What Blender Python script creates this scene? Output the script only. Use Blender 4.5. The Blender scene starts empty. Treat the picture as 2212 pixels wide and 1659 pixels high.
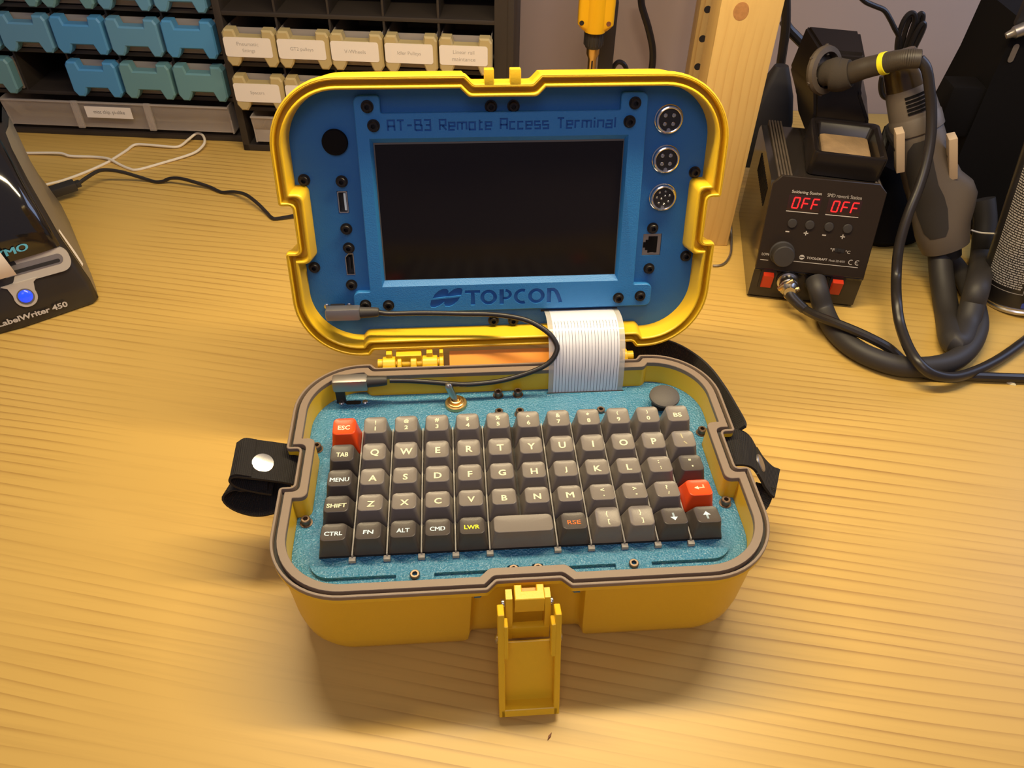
import bpy, bmesh, math, random
from mathutils import Vector, Matrix
random.seed(7)
sc = bpy.context.scene
COL = sc.collection
PI = math.pi
def rad(a): return a*PI/180
# lengths below are millimetres in the frame of the open case (x right, y away, z up from the keyboard plate);
# the workbench surface lies 60 mm under that plate and is z = 0 of the scene, which is in metres
TZ = 60.0
def W(x, y, z): return Vector((x*.001, y*.001, (z+TZ)*.001))
# ---------------------------------------------------------------- camera, world, lights, exposure
cam = bpy.data.objects.new('camera', bpy.data.cameras.new('camera'))
COL.objects.link(cam); sc.camera = cam
cam.data.sensor_width = 36.0; cam.data.lens = 27.915; cam.data.clip_start = .01; cam.data.clip_end = 20
_r = Vector((.997233, -.072272, .017387)); _d = Vector((-.036263, -.677185, -.734918)); _f = Vector((.064888, .732255, -.677933))
cam.matrix_world = Matrix.Translation(W(-32.21, -311.70, 371.49)) @ Matrix(((_r.x, -_d.x, -_f.x), (_r.y, -_d.y, -_f.y), (_r.z, -_d.z, -_f.z))).to_4x4()
wd = bpy.data.worlds.new('room'); sc.world = wd; wd.use_nodes = True
wd.node_tree.nodes['Background'].inputs[0].default_value = (1.0, .90, 1.15, 1)
wd.node_tree.nodes['Background'].inputs[1].default_value = .15
WA = rad(7.3)
EX = Vector((math.cos(WA), -math.sin(WA), 0)); EY = Vector((math.sin(WA), math.cos(WA), 0))
def area(name, loc, target, sx, sy, power, col):
    l = bpy.data.lights.new(name, 'AREA'); l.shape = 'RECTANGLE'; l.size = sx; l.size_y = sy; l.energy = power; l.color = col
    o = bpy.data.objects.new(name, l); COL.objects.link(o); o.location = loc
    z = (Vector(loc)-Vector(target)).normalized(); x = (EX - z*EX.dot(z)).normalized(); y = z.cross(x)
    o.matrix_world = Matrix.Translation(loc) @ Matrix((x, y, z)).transposed().to_4x4()
    return o
area('shelf_strip_lamp', W(25, 150, 500), W(25, 40, -60), .60, .03, 5.5, (1.0, .80, .47))
area('ceiling_lamp', W(-150, -1300, 1700), W(0, 100, 0), .9, .9, 8.5, (1.0, .89, 1.0))
area('cool_side_lamp', W(900, 300, 480), W(480, 660, 80), .5, .4, 2.4, (.50, .64, 1.0))
sc.view_settings.view_transform = 'Standard'; sc.view_settings.look = 'None'
sc.view_settings.exposure = 0.0; sc.view_settings.gamma = 1.0; sc.view_settings.use_curve_mapping = False
# centre lines of cords, hoses and hand-held tools, mm in the case frame
DATA = {'white_cord':[[-530.4,571.1,-58.5],[-518.9,568.8,-58.0],[-477.6,563.3,-56.0],[-463.2,557.6,-57.0],[-437.5,556.4,-58.0],[-418.6,548.3,-56.5],[-403.1,537.1,-58.4],[-391.2,528.3,-58.6],[-380.9,525.2,-58.6],[-358.8,538.6,-58.4],[-328.8,557.9,-57.0],[-319.7,571.7,-55.0],[-318.5,582.5,-53.0],[-324.1,596.0,-52.0],[-331.5,599.2,-52.0],[-339.0,591.3,-55.0],[-348.6,578.9,-58.0],[-364.7,578.1,-57.0],[-385.7,582.7,-57.0],[-399.5,583.9,-57.5],[-406.2,571.0,-58.5],[-414.1,553.3,-58.6],[-418.2,544.6,-58.6],[-433.9,523.6,-58.6],[-452.8,504.5,-58.6],[-466.9,495.9,-58.6],[-479.8,486.4,-58.6]],'black_cord':[[-425.4,471.9,-47.0],[-417.3,480.9,-44.0],[-408.3,490.9,-42.0],[-399.9,495.6,-43.0],[-385.8,497.5,-47.0],[-370.9,499.3,-54.0],[-360.2,498.6,-58.0],[-353.3,495.6,-58.2],[-345.4,494.6,-57.0],[-336.5,493.0,-53.0],[-324.6,488.8,-51.0],[-309.6,484.3,-53.0],[-293.7,480.3,-57.0],[-282.7,472.6,-58.2],[-277.3,469.8,-58.2],[-264.0,464.5,-55.0],[-248.5,450.5,-51.0],[-234.4,435.4,-53.0],[-225.1,425.1,-57.0],[-217.8,415.0,-58.2],[-212.0,413.8,-58.2],[-198.1,415.8,-57.0],[-184.6,419.7,-57.0],[-166.6,427.1,-58.0]],'usb_plug':[[-444.0,460.9,-48.0],[-426.1,472.9,-47.0]],'grey_wire':[[242.8,365.5,-40.0],[244.2,358.9,-52.0],[241.7,345.7,-57.0],[236.5,329.2,-58.5],[228.6,315.9,-58.5],[221.1,309.9,-58.5],[213.7,309.5,-58.5]],'wall_cord':[[188.4,641.3,90.7],[191.3,640.9,75.9],[195.9,640.3,64.9],[202.7,639.4,49.7],[209.7,638.5,29.8],[212.4,638.2,13.6],[212.5,638.2,-3.1],[212.2,638.2,-26.0]],'hook_cord':[[159.4,634.9,-12.5],[163.5,634.4,1.7],[165.5,634.1,9.0],[170.0,633.5,13.6],[176.2,632.7,11.6],[180.9,632.1,4.1],[186.0,631.5,-11.4]],'post_cord':[[294.3,486.6,135.7],[298.8,486.0,119.0],[302.7,485.5,101.7],[304.8,485.2,83.8],[306.5,485.0,65.3],[306.9,484.9,55.9]],'post_cord2':[[303.7,495.4,105.0],[309.6,494.7,97.7],[318.3,493.6,90.8],[328.0,492.3,83.4]],'right_cord':[[383.0,515.5,122.5],[391.7,514.4,116.7],[402.1,513.1,113.0],[412.5,511.7,109.4],[420.7,510.7,101.6],[428.3,509.7,92.7],[436.1,508.7,83.7],[441.0,508.1,72.1]],'bundle':[[[440.3,508.2,65.8],[436.6,508.6,76.7],[435.0,508.9,88.3],[435.3,508.8,99.8],[438.4,508.4,106.7],[443.0,507.8,106.9],[446.3,507.4,100.2],[446.6,507.4,88.7],[446.8,507.3,74.7],[448.3,507.1,66.1]],[[447.3,513.3,63.9],[444.7,513.7,77.2],[443.6,513.8,91.2],[444.8,513.6,101.4],[448.8,513.1,103.3],[452.2,512.7,96.1],[454.3,512.4,82.3],[454.6,512.4,68.0]],[[450.0,510.0,65.1],[448.8,510.1,80.8],[449.1,510.1,94.7],[450.5,509.9,105.3],[453.7,509.5,105.4],[455.8,509.2,98.2],[456.5,509.1,85.7],[454.9,509.3,71.5],[455.2,509.3,65.3]],[[449.0,504.0,67.3],[449.2,504.0,82.9],[451.0,503.8,93.6],[453.7,503.4,99.2],[455.9,503.1,95.6],[455.5,503.2,86.4],[453.9,503.4,75.1],[452.8,503.6,67.4]]],'bundle2':[[[432.1,509.2,42.5],[433.9,509.0,32.5],[439.1,508.3,22.5],[446.2,507.4,19.2],[449.0,507.1,25.5],[448.6,507.1,35.6]],[[436.8,512.7,43.6],[440.9,512.1,31.1],[447.2,511.3,21.1],[453.1,510.6,21.4],[453.6,510.5,31.7]]],'gun_axis':[[417.3,279.2,-27.1],[413.3,281.8,-16.1],[405.4,287.8,2.2],[396.7,296.0,21.1],[385.3,305.5,45.6],[376.6,314.7,65.2],[369.1,321.7,78.1],[364.5,326.3,87.3],[360.3,330.9,97.7],[356.1,335.5,109.1],[352.5,340.0,120.0]],'bulge':[[417.4,289.3,15.2]],'hose':[[412.8,277.8,-28.5],[411.2,261.9,-40.6],[407.7,240.1,-50.6],[399.7,212.9,-55.6],[381.9,175.7,-48.0],[387.4,173.6,-48.0],[403.1,193.4,-48.0],[412.5,209.3,-38.0],[419.5,223.0,-26.0],[470.6,294.6,-49.1],[472.2,308.5,-29.5],[471.8,316.6,-16.7],[467.9,325.2,-1.8]],'hose2':[[282.8,242.0,-30.5],[282.6,231.8,-34.0],[288.0,222.0,-48.0],[288.7,199.5,-50.8],[294.5,177.8,-51.0],[305.9,161.7,-51.0],[324.3,149.7,-51.0],[346.4,146.9,-51.0],[368.3,151.4,-51.0],[388.5,163.9,-51.0],[407.8,184.0,-50.8],[420.3,204.8,-50.0],[430.3,235.4,-48.0],[439.0,266.4,-49.8],[442.1,291.2,-51.2]],'iron_cord':[[342.9,304.9,137.8],[349.1,301.1,131.8],[355.5,297.2,117.6],[361.0,291.5,100.6],[363.4,282.1,81.0],[361.6,272.3,63.2],[357.2,262.7,47.2],[351.0,253.5,30.8],[347.2,245.9,15.3],[345.3,238.1,-0.4],[344.7,226.0,-18.3],[334.2,198.3,-22.0],[332.4,179.9,-32.0],[329.8,155.1,-36.0],[331.2,137.4,-38.0],[341.0,129.8,-43.0],[361.5,131.5,-49.0],[389.0,143.4,-53.5],[417.6,158.4,-55.2],[450.6,179.2,-55.3],[483.9,201.8,-55.3]],'plug_cord':[[260.0,232.9,-40.0],[264.4,226.6,-44.0],[270.5,222.9,-47.0],[273.6,207.7,-42.0],[282.6,193.2,-38.5],[294.5,182.6,-38.5],[306.8,172.9,-40.0],[321.0,165.0,-45.0],[334.4,156.7,-54.0],[343.4,144.9,-55.7],[361.0,140.7,-55.8],[379.9,139.1,-55.8],[402.2,136.8,-55.8],[425.3,134.5,-55.8],[447.2,132.7,-55.8]],'jack':[[262.3,252.9,-37.0],[261.0,247.0,-38.0],[259.2,239.8,-36.0],[260.0,232.9,-40.0]],'iron':[[294.0,350.5,108.6],[302.0,345.4,109.7],[308.4,340.6,113.2],[313.4,333.9,119.2],[318.8,328.2,123.7],[324.5,321.4,128.5],[329.3,314.7,133.2],[335.1,308.9,136.7],[343.5,304.8,138.2]],'tool':[[118.4,549.4,126.7],[119.0,549.3,109.1],[120.8,549.1,81.6],[121.1,549.1,67.3],[120.9,549.1,57.7],[122.5,548.9,32.8]],'holder':[[342.1,293.9,81.9],[354.2,292.4,46.5],[386.4,288.2,78.9],[400.6,286.4,42.1]],'blk':[[453.9,365.3,146.7],[452.9,365.4,96.9],[461.8,364.3,21.1],[497.7,360.6,-60.0],[498.5,343.0,-60.0]],'blk2':[[443.6,366.6,79.5],[433.8,367.9,91.9],[421.2,369.5,94.8],[421.6,369.4,61.1],[453.2,365.4,39.6]],'nozzle':[[446.8,361.2,135.5],[450.8,360.6,138.0],[459.4,359.5,142.1]],'tie':[[443.6,291.0,-13.9],[452.3,287.9,-15.1],[462.9,278.4,-10.5]],'chip':[[9.0,-127.5,-59.5]],'scrap':[[415.5,132.9,-59.5]],'adapter':[[282.8,467.9,65.1],[301.9,465.4,65.9],[293.1,466.5,13.6],[321.4,462.9,5.7]],'pinkwhite':[[257.3,571.9,73.0],[262.5,571.3,17.3]],'usb_cable':[[-85.9,114.8,46.4],[-78.2,114.9,44.7],[-59.6,113.9,45.2],[-44.2,112.9,45.3],[-28.8,111.9,45.0],[-13.3,110.9,44.9],[1.8,106.9,45.6],[13.7,103.0,44.7],[22.8,99.0,41.4],[29.3,94.8,37.5],[32.9,90.5,32.1],[31.5,87.0,27.2],[27.1,84.5,22.6],[19.0,82.6,18.5],[6.6,81.8,14.0],[-5.7,80.9,11.2],[-18.1,80.4,10.1],[-30.5,80.2,9.9],[-44.0,80.0,11.9],[-56.3,80.1,13.8],[-68.7,80.3,15.1],[-78.7,80.4,15.6]],'usb_lid':[[-118.9,115.0,46.4],[-96.9,114.9,46.5],[-85.9,114.8,46.4]],'can':[[477.8,249.7,-60.0]]}
# ---------------------------------------------------------------- materials
MATS = {}
def mat(name, col, rough=.5, metal=0., bump=None, coat=0., var=None, emit=None, alpha=None, spec=None):
    m = bpy.data.materials.new(name); m.use_nodes = True; nt = m.node_tree; b = nt.nodes['Principled BSDF']
    b.inputs['Base Color'].default_value = (*col, 1); b.inputs['Roughness'].default_value = rough; b.inputs['Metallic'].default_value = metal
    if spec is not None: b.inputs['Specular IOR Level'].default_value = spec
    if coat: b.inputs['Coat Weight'].default_value = coat; b.inputs['Coat Roughness'].default_value = .06
    if emit: b.inputs['Emission Color'].default_value = (*emit[0], 1); b.inputs['Emission Strength'].default_value = emit[1]
    if alpha is not None:
        b.inputs['Alpha'].default_value = alpha
    tc = nt.nodes.new('ShaderNodeTexCoord')
    if bump:
        n = nt.nodes.new('ShaderNodeTexNoise'); n.inputs['Scale'].default_value = bump[0]; n.inputs['Detail'].default_value = 2
        bp = nt.nodes.new('ShaderNodeBump'); bp.inputs['Strength'].default_value = bump[1]; bp.inputs['Distance'].default_value = .0006 if bump[1] < 1 else .0014
        nt.links.new(tc.outputs['Object'], n.inputs['Vector']); nt.links.new(n.outputs[0], bp.inputs['Height']); nt.links.new(bp.outputs[0], b.inputs['Normal'])
    if var:
        n = nt.nodes.new('ShaderNodeTexNoise'); n.inputs['Scale'].default_value = var[0]; n.inputs['Detail'].default_value = 5
        r = nt.nodes.new('ShaderNodeMix'); r.data_type = 'RGBA'
        r.inputs['A'].default_value = (*[c*(1-var[1]) for c in col], 1); r.inputs['B'].default_value = (*[min(1, c*(1+var[1])) for c in col], 1)
        nt.links.new(tc.outputs['Object'], n.inputs['Vector']); nt.links.new(n.outputs[0], r.inputs['Factor']); nt.links.new(r.outputs['Result'], b.inputs['Base Color'])
    MATS[name] = m; return m
def wood(name, c1, c2, cdark, along, sx=3., sy=60., rough=.42, knot=None, line=26., freq=110.):
    """straight-grained wood: noise stretched along one axis gives the figure, a second finer one the dark pores"""
    m = bpy.data.materials.new(name); m.use_nodes = True; nt = m.node_tree; b = nt.nodes['Principled BSDF']; b.inputs['Roughness'].default_value = rough
    L = nt.links.new; N = nt.nodes.new
    tc = N('ShaderNodeTexCoord'); mp = N('ShaderNodeMapping'); L(tc.outputs['Object'], mp.inputs['Vector'])
    if along == 'table': mp.inputs['Rotation'].default_value = (0, 0, WA+rad(6.5)); sc_ = (sx, sy, sy)
    elif along == 'z': sc_ = (sy, sy, sx)
    mp2 = N('ShaderNodeMapping'); L(mp.outputs[0], mp2.inputs['Vector']); mp2.inputs['Scale'].default_value = sc_
    n1 = N('ShaderNodeTexNoise'); n1.inputs['Scale'].default_value = 1.0; n1.inputs['Detail'].default_value = 1.6; n1.inputs['Roughness'].default_value = .45; L(mp2.outputs[0], n1.inputs['Vector'])
    r1 = N('ShaderNodeMix'); r1.data_type = 'RGBA'; L(n1.outputs[0], r1.inputs['Factor']); r1.inputs['A'].default_value = (*c1, 1); r1.inputs['B'].default_value = (*c2, 1)
    # growth rings: near-parallel lines across the grain, bent by low stretched noise; each darkens slowly and ends sharply
    sp = N('ShaderNodeSeparateXYZ'); L(mp.outputs[0], sp.inputs[0])
    mp5 = N('ShaderNodeMapping'); L(mp.outputs[0], mp5.inputs['Vector']); mp5.inputs['Scale'].default_value = tuple(q*.35 if q > 5 else q*1.3 for q in sc_)
    n5 = N('ShaderNodeTexNoise'); n5.inputs['Scale'].default_value = 1.; n5.inputs['Detail'].default_value = 2; L(mp5.outputs[0], n5.inputs['Vector'])
    ml = N('ShaderNodeMath'); ml.operation = 'MULTIPLY'; ml.inputs[1].default_value = line; L(n5.outputs[0], ml.inputs[0])
    mb = N('ShaderNodeMath'); mb.operation = 'MULTIPLY_ADD'; mb.inputs[1].default_value = freq; L(sp.outputs['Y' if along == 'table' else 'X'], mb.inputs[0]); L(ml.outputs[0], mb.inputs[2])
    fr = N('ShaderNodeMath'); fr.operation = 'FRACT'; L(mb.outputs[0], fr.inputs[0])
    r2 = N('ShaderNodeMapRange'); r2.inputs['From Min'].default_value = .56; r2.inputs['From Max'].default_value = .96; L(fr.outputs[0], r2.inputs['Value'])
    pw = N('ShaderNodeMath'); pw.operation = 'POWER'; pw.inputs[1].default_value = 2.2; L(r2.outputs[0], pw.inputs[0]); r2 = pw
    n3 = N('ShaderNodeTexNoise'); n3.inputs['Scale'].default_value = 6; n3.inputs['Detail'].default_value = 2; L(mp.outputs[0], n3.inputs['Vector'])
    r3 = N('ShaderNodeMapRange'); r3.inputs['From Min'].default_value = .35; r3.inputs['From Max'].default_value = .75; L(n3.outputs[0], r3.inputs['Value'])
    mp3 = N('ShaderNodeMapping'); L(mp.outputs[0], mp3.inputs['Vector']); mp3.inputs['Scale'].default_value = tuple(q*9 for q in sc_)
    n4 = N('ShaderNodeTexNoise'); n4.inputs['Scale'].default_value = 1.; n4.inputs['Detail'].default_value = 3; L(mp3.outputs[0], n4.inputs['Vector'])
    r4 = N('ShaderNodeMapRange'); r4.inputs['From Min'].default_value = .5; r4.inputs['From Max'].default_value = .8; r4.inputs['To Max'].default_value = .22; L(n4.outputs[0], r4.inputs['Value'])
    mu = N('ShaderNodeMath'); mu.operation = 'MULTIPLY_ADD'; L(r2.outputs[0], mu.inputs[0]); L(r3.outputs[0], mu.inputs[1]); L(r4.outputs[0], mu.inputs[2]); mu.use_clamp = True
    mx = N('ShaderNodeMix'); mx.data_type = 'RGBA'; L(mu.outputs[0], mx.inputs['Factor']); L(r1.outputs['Result'], mx.inputs['A']); mx.inputs['B'].default_value = (*cdark, 1)
    out = mx.outputs['Result']
    if knot:
        for (kc, kr, kcol) in knot:
            sp = N('ShaderNodeVectorMath'); sp.operation = 'DISTANCE'; sp.inputs[1].default_value = kc; L(tc.outputs['Object'], sp.inputs[0])
            mr = N('ShaderNodeMapRange'); mr.inputs['From Min'].default_value = kr; mr.inputs['From Max'].default_value = kr*1.25; mr.inputs['To Min'].default_value = 1; mr.inputs['To Max'].default_value = 0
            L(sp.outputs['Value'], mr.inputs['Value'])
            m3 = N('ShaderNodeMix'); m3.data_type = 'RGBA'; L(mr.outputs[0], m3.inputs['Factor']); L(out, m3.inputs['A']); m3.inputs['B'].default_value = (*kcol, 1); out = m3.outputs['Result']
    L(out, b.inputs['Base Color']); MATS[name] = m; return m
def webmat(name, col):
    m = mat(name, col, .75); nt = m.node_tree; b = nt.nodes['Principled BSDF']
    tc = nt.nodes.new('ShaderNodeTexCoord'); ws = []
    for d, s in (('X', 420.), ('Y', 300.)):
        w = nt.nodes.new('ShaderNodeTexWave'); w.bands_direction = d; w.inputs['Scale'].default_value = s; nt.links.new(tc.outputs['UV'], w.inputs['Vector']); ws.append(w)
    mu = nt.nodes.new('ShaderNodeMath'); mu.operation = 'MULTIPLY'; nt.links.new(ws[0].outputs[1], mu.inputs[0]); nt.links.new(ws[1].outputs[1], mu.inputs[1])
    cm = nt.nodes.new('ShaderNodeMix'); cm.data_type = 'RGBA'; nt.links.new(mu.outputs[0], cm.inputs['Factor']); cm.inputs['A'].default_value = (*[q*.45 for q in col], 1); cm.inputs['B'].default_value = (*[q*2.6 for q in col], 1); nt.links.new(cm.outputs['Result'], b.inputs['Base Color'])
    bp = nt.nodes.new('ShaderNodeBump'); bp.inputs['Strength'].default_value = 1.; bp.inputs['Distance'].default_value = .0012
    nt.links.new(mu.outputs[0], bp.inputs['Height']); nt.links.new(bp.outputs[0], b.inputs['Normal']); return m
mat('case_yellow', (.80, .50, .018), .38, bump=(900, .12))
mat('case_orange_bounce', (.75, .27, .01), .4)  # yellow plastic with bounced light painted in as orange
mat('gasket', (.22, .16, .115), .5, bump=(1500, .1))
mat('groove_black', (.02, .016, .014), .6)
mat('panel_blue', (.040, .215, .375), .27, bump=(800, 1.), spec=.9)
mat('lid_blue', (.016, .135, .38), .5, bump=(1300, .25))
mat('bezel_blue', (.026, .20, .52), .48, bump=(1400, .35))
mat('letter_shade_blue', (.010, .10, .36), .6)  # bezel blue painted deeper for the shade on recessed letter floors
mat('screen', (.012, .009, .009), .16, spec=.25)
mat('screen_edge', (.12, .11, .10), .4)
mat('screw_black', (.03, .026, .024), .32, .6)
mat('screw_bronze', (.20, .14, .10), .35, .8)
mat('black', (.014, .012, .012), .5)
mat('black_matte', (.005, .004, .004), .8, spec=.15)
mat('rubber', (.030, .026, .024), .55)
mat('cable_black', (.020, .016, .014), .36)
mat('key_grey', (.195, .168, .146), .36, bump=(2500, .12))
mat('key_dark', (.075, .062, .054), .42, bump=(2500, .12))
mat('key_red', (.85, .075, .010), .36, bump=(2500, .1))
mat('leg_cream', (.86, .80, .52), .5)
mat('leg_ice', (.62, .76, .84), .5)
mat('leg_yellow', (.80, .80, .04), .5)
mat('leg_orange', (.75, .17, .03), .5)
mat('divider', (.36, .34, .31), .5)
mat('chrome', (.72, .70, .68), .16, 1.)
mat('steel', (.55, .53, .50), .28, 1.)
mat('brass', (.78, .55, .25), .3, 1.)
mat('alu_grey', (.36, .33, .31), .38, .85)
mat('joy', (.085, .075, .068), .6, bump=(1500, .3))
mat('ribbon', (.80, .80, .86), .22, spec=1., coat=1.)
mat('ribbon_line', (.10, .10, .13), .5)
mat('ribbon_clear', (.75, .73, .70), .12, alpha=.38)
webmat('webbing', (.024, .019, .016))
mat('cab_black', (.030, .023, .019), .55)
mat('drawer_blue', (.115, .30, .47), .5)
mat('drawer_teal', (.13, .29, .335), .5)
mat('drawer_azure', (.075, .285, .56), .5)
mat('drawer_cream', (.47, .37, .175), .55)
mat('paper', (.80, .74, .68), .7)
mat('ink', (.10, .09, .09), .7)
mat('ink_soft', (.36, .33, .31), .7)
mat('clear_plastic', (.55, .49, .45), .25, alpha=.42)
mat('wall_paint', (.47, .37, .32), .8, var=(4, .10))
mat('printer_black', (.010, .009, .009), .08, coat=.6)
mat('printer_satin', (.022, .019, .018), .3)
mat('printer_grey', (.20, .17, .13), .4)
mat('printer_silver', (.52, .47, .41), .34, .25)
mat('dymo_blue', (.10, .42, .62), .5)
mat('led_blue', (.02, .05, .5), .2, emit=((.01, .07, 1.), .9))
mat('print_grey', (.50, .46, .42), .5)
mat('print_white', (.55, .52, .50), .5)
mat('led_red', (.4, .0, .0), .4, emit=((1., .02, .02), 1.6))
mat('display_dark', (.03, .012, .010), .25)
mat('station_black', (.012, .009, .008), .28, spec=.35)
mat('station_side', (.022, .018, .016), .14)
mat('station_panel', (.020, .013, .008), .36, spec=.35)
mat('dusty_black', (.075, .056, .040), .7, var=(60, .6))
mat('switch_red', (.55, .035, .008), .35)
mat('sponge', (.27, .175, .085), .9, bump=(700, .6), var=(40, .6))
mat('gun_grey', (.125, .10, .078), .5, bump=(1500, .15))
mat('gun_smoke', (.055, .036, .014), .2)
mat('grip_foam', (.050, .040, .031), .85, spec=.2, bump=(1800, .4))
mat('iron_brown', (.045, .035, .026), .5)
mat('yellow_ring', (.80, .72, .02), .4)
mat('bracket_beige', (.50, .38, .26), .45)
mat('can_black', (.020, .017, .016), .28)
mat('can_text', (.45, .42, .40), .5)
mat('can_blue', (.04, .075, .40), .35)
mat('tool_yellow', (.90, .48, .010), .35)
mat('white_rubber', (.80, .72, .58), .5)
mat('white_paint', (.62, .55, .50), .4)
mat('rust', (.20, .07, .03), .6)
mat('knot_brown', (.40, .19, .065), .5, var=(260, .35))
wood('bench_wood', (.68, .445, .118), (.60, .385, .095), (.36, .195, .045), 'table', .8, 25., .40, line=6., freq=120.)
wood('pine', (.68, .47, .18), (.62, .40, .13), (.46, .24, .065), 'z', 2.4, 26., .45, line=5., freq=130.)
# ---------------------------------------------------------------- scene-graph helpers
def link(o, parent=None):
    COL.objects.link(o)
    if parent is not None: o.parent = parent
    return o
def thing(name, label, cat, loc=(0, 0, 0), group=None):
    """an empty at the thing's base; loc in mm of the case frame"""
    o = bpy.data.objects.new(name, None); o.empty_display_size = .02; o.location = W(*loc); link(o)
    o['label'] = label; o['category'] = cat
    if group: o['group'] = group
    return o
def origin(o):
    l = Vector((0, 0, 0))
    while o is not None:
        l = l + o.location; o = o.parent
    return l
class B:
    """collects shapes in mm (through matrix M into the case frame) and links them as one mesh object"""
    def __init__(s, M=None): s.bm = bmesh.new(); s.M = M or Matrix.Identity(4); s.uv = None
    def v(s, p):
        q = s.M @ Vector(p); return s.bm.verts.new(W(q.x, q.y, q.z))
    def f(s, vs):
        try: return s.bm.faces.new(vs)
        except ValueError: return None
    def box(s, x0, x1, y0, y1, z0, z1, bev=0., T=None):
        b2 = bmesh.new(); M = Matrix.Translation(((x0+x1)/2, (y0+y1)/2, (z0+z1)/2)) @ Matrix.Diagonal((x1-x0, y1-y0, z1-z0, 1))
        bmesh.ops.create_cube(b2, size=1., matrix=M)
        if bev: bmesh.ops.bevel(b2, geom=b2.edges[:], offset=bev, segments=2, profile=.6, affect='EDGES', clamp_overlap=True)
        s.merge(b2, T); return s
    def merge(s, b2, T=None):
        mp = {}
        for v in b2.verts: mp[v] = s.v((T @ v.co) if T else v.co)
        for f in b2.faces: s.f([mp[v] for v in f.verts])
        b2.free()
    def loft(s, rings, cap0=False, cap1=False, close=True, T=None):
        R = [[s.v((T @ Vector(p)) if T else p) for p in r] for r in rings]; n = len(R[0])
        for a, b in zip(R, R[1:]):
            for i in range(n if close else n-1):
                j = (i+1) % n; s.f((a[i], a[j], b[j], b[i]))
        if cap0: s.f(R[0][::-1])
        if cap1: s.f(R[-1])
        return s
    def prism(s, poly, z0, z1, T=None, bev=0.):
        if bev:
            ins = lambda d: offset_poly(poly, d)
            return s.loft([[(x, y, z0) for x, y in poly], [(x, y, z1-bev) for x, y in poly], [(x, y, z1) for x, y in ins(bev)]], True, True, T=T)
        return s.loft([[(x, y, z0) for x, y in poly], [(x, y, z1) for x, y in poly]], True, True, T=T)
    def tube(s, pts, r, n=10, smooth=4, cap=True):
        P_ = spline(pts, smooth) if smooth else [Vector(p) for p in pts]
        m = len(P_); rr = r if callable(r) else (lambda t: r); up = None; rings = []
        for i, p in enumerate(P_):
            t = (P_[min(i+1, m-1)]-P_[max(i-1, 0)]).normalized()
            if up is None: up = t.orthogonal().normalized()
            up = (up - t*up.dot(t)).normalized(); sd = t.cross(up); q = rr(i/(m-1))
            rings.append([p + (up*math.cos(2*PI*k/n)+sd*math.sin(2*PI*k/n))*q for k in range(n)])
        return s.loft(rings, cap, cap)
    def lathe(s, prof, c=(0, 0, 0), axis=(0, 0, 1), n=24, cap=True):
        a = Vector(axis).normalized(); u = a.orthogonal().normalized(); w = a.cross(u); c = Vector(c)
        return s.loft([[c + a*z + (u*math.cos(2*PI*k/n)+w*math.sin(2*PI*k/n))*max(r, 1e-3) for k in range(n)] for r, z in prof], cap, cap)
    def strip(s, pts, wdir, width, th, smooth=5):
        """flat webbing swept along pts; wdir fixed or one per point"""
        P_ = spline(pts, smooth); m = len(P_); wl = wdir if isinstance(wdir, list) else [wdir]*2
        rings = []
        s.uv = s.uv or s.bm.loops.layers.uv.new('UVMap'); L = 0.; ls = []
        for i, p in enumerate(P_):
            t = (P_[min(i+1, m-1)]-P_[max(i-1, 0)]).normalized(); k = i/(m-1)*(len(wl)-1); a = min(int(k), len(wl)-2)
            w = Vector(wl[a]).lerp(Vector(wl[a+1]), k-a); w = (w - t*w.dot(t)).normalized(); nrm = t.cross(w)
            if i: L += (p-P_[i-1]).length
            ls.append(L)
            rings.append([p - w*width/2 - nrm*th/2, p + w*width/2 - nrm*th/2, p + w*width/2 + nrm*th/2, p - w*width/2 + nrm*th/2])
        R = [[s.v(p) for p in r] for r in rings]
        for i, (a, b) in enumerate(zip(R, R[1:])):
            for k in range(4):
                j = (k+1) % 4; f = s.f((a[k], a[j], b[j], b[k]))
                if f:
                    us = {0: 0., 1: width, 2: width, 3: 0.}
                    for lp, (u_, l_) in zip(f.loops, ((us[k], ls[i]), (us[j], ls[i]), (us[j], ls[i+1]), (us[k], ls[i+1]))): lp[s.uv].uv = (u_*.001, l_*.001)
        s.f(R[0][::-1]); s.f(R[-1]); return s
    def done(s, name, material, parent=None, ang=32, label=None, kind=None, loc=None):
        bm = s.bm; bmesh.ops.recalc_face_normals(bm, faces=bm.faces[:])
        o0 = origin(parent) if parent is not None else Vector((0, 0, 0))
        l = (W(*loc)-o0) if loc is not None else (Vector((0, 0, 0)) if parent is not None else centre_base(bm))
        for v in bm.verts: v.co -= (o0+l)
        me = bpy.data.meshes.new(name); bm.to_mesh(me); bm.free()
        me.polygons.foreach_set('use_smooth', [True]*len(me.polygons)); me.set_sharp_from_angle(angle=rad(ang))
        me.materials.append(MATS[material]); o = bpy.data.objects.new(name, me); link(o, parent); o.location = l
        if label: o['label'] = label
        if kind: o['kind'] = kind
        return o
def centre_base(bm):
    xs = [v.co.x for v in bm.verts]; ys = [v.co.y for v in bm.verts]; zs = [v.co.z for v in bm.verts]
    return Vector(((min(xs)+max(xs))/2, (min(ys)+max(ys))/2, min(zs)))
def tag(o, label, cat, group=None, kind=None):
    o['label'] = label; o['category'] = cat
    if group: o['group'] = group
    if kind: o['kind'] = kind
    return o
def dup(o, parent, loc_mm=None, loc=None):
    """copy of an object and its children (shared mesh data) under parent, moved to loc"""
    c = o.copy(); link(c, parent)
    if loc_mm is not None: c.location = W(*loc_mm)-(origin(parent) if parent else Vector((0, 0, 0)))
    if loc is not None: c.location = loc
    for ch in list(o.children):
        d = ch.copy(); link(d, c)
    return c
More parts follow.
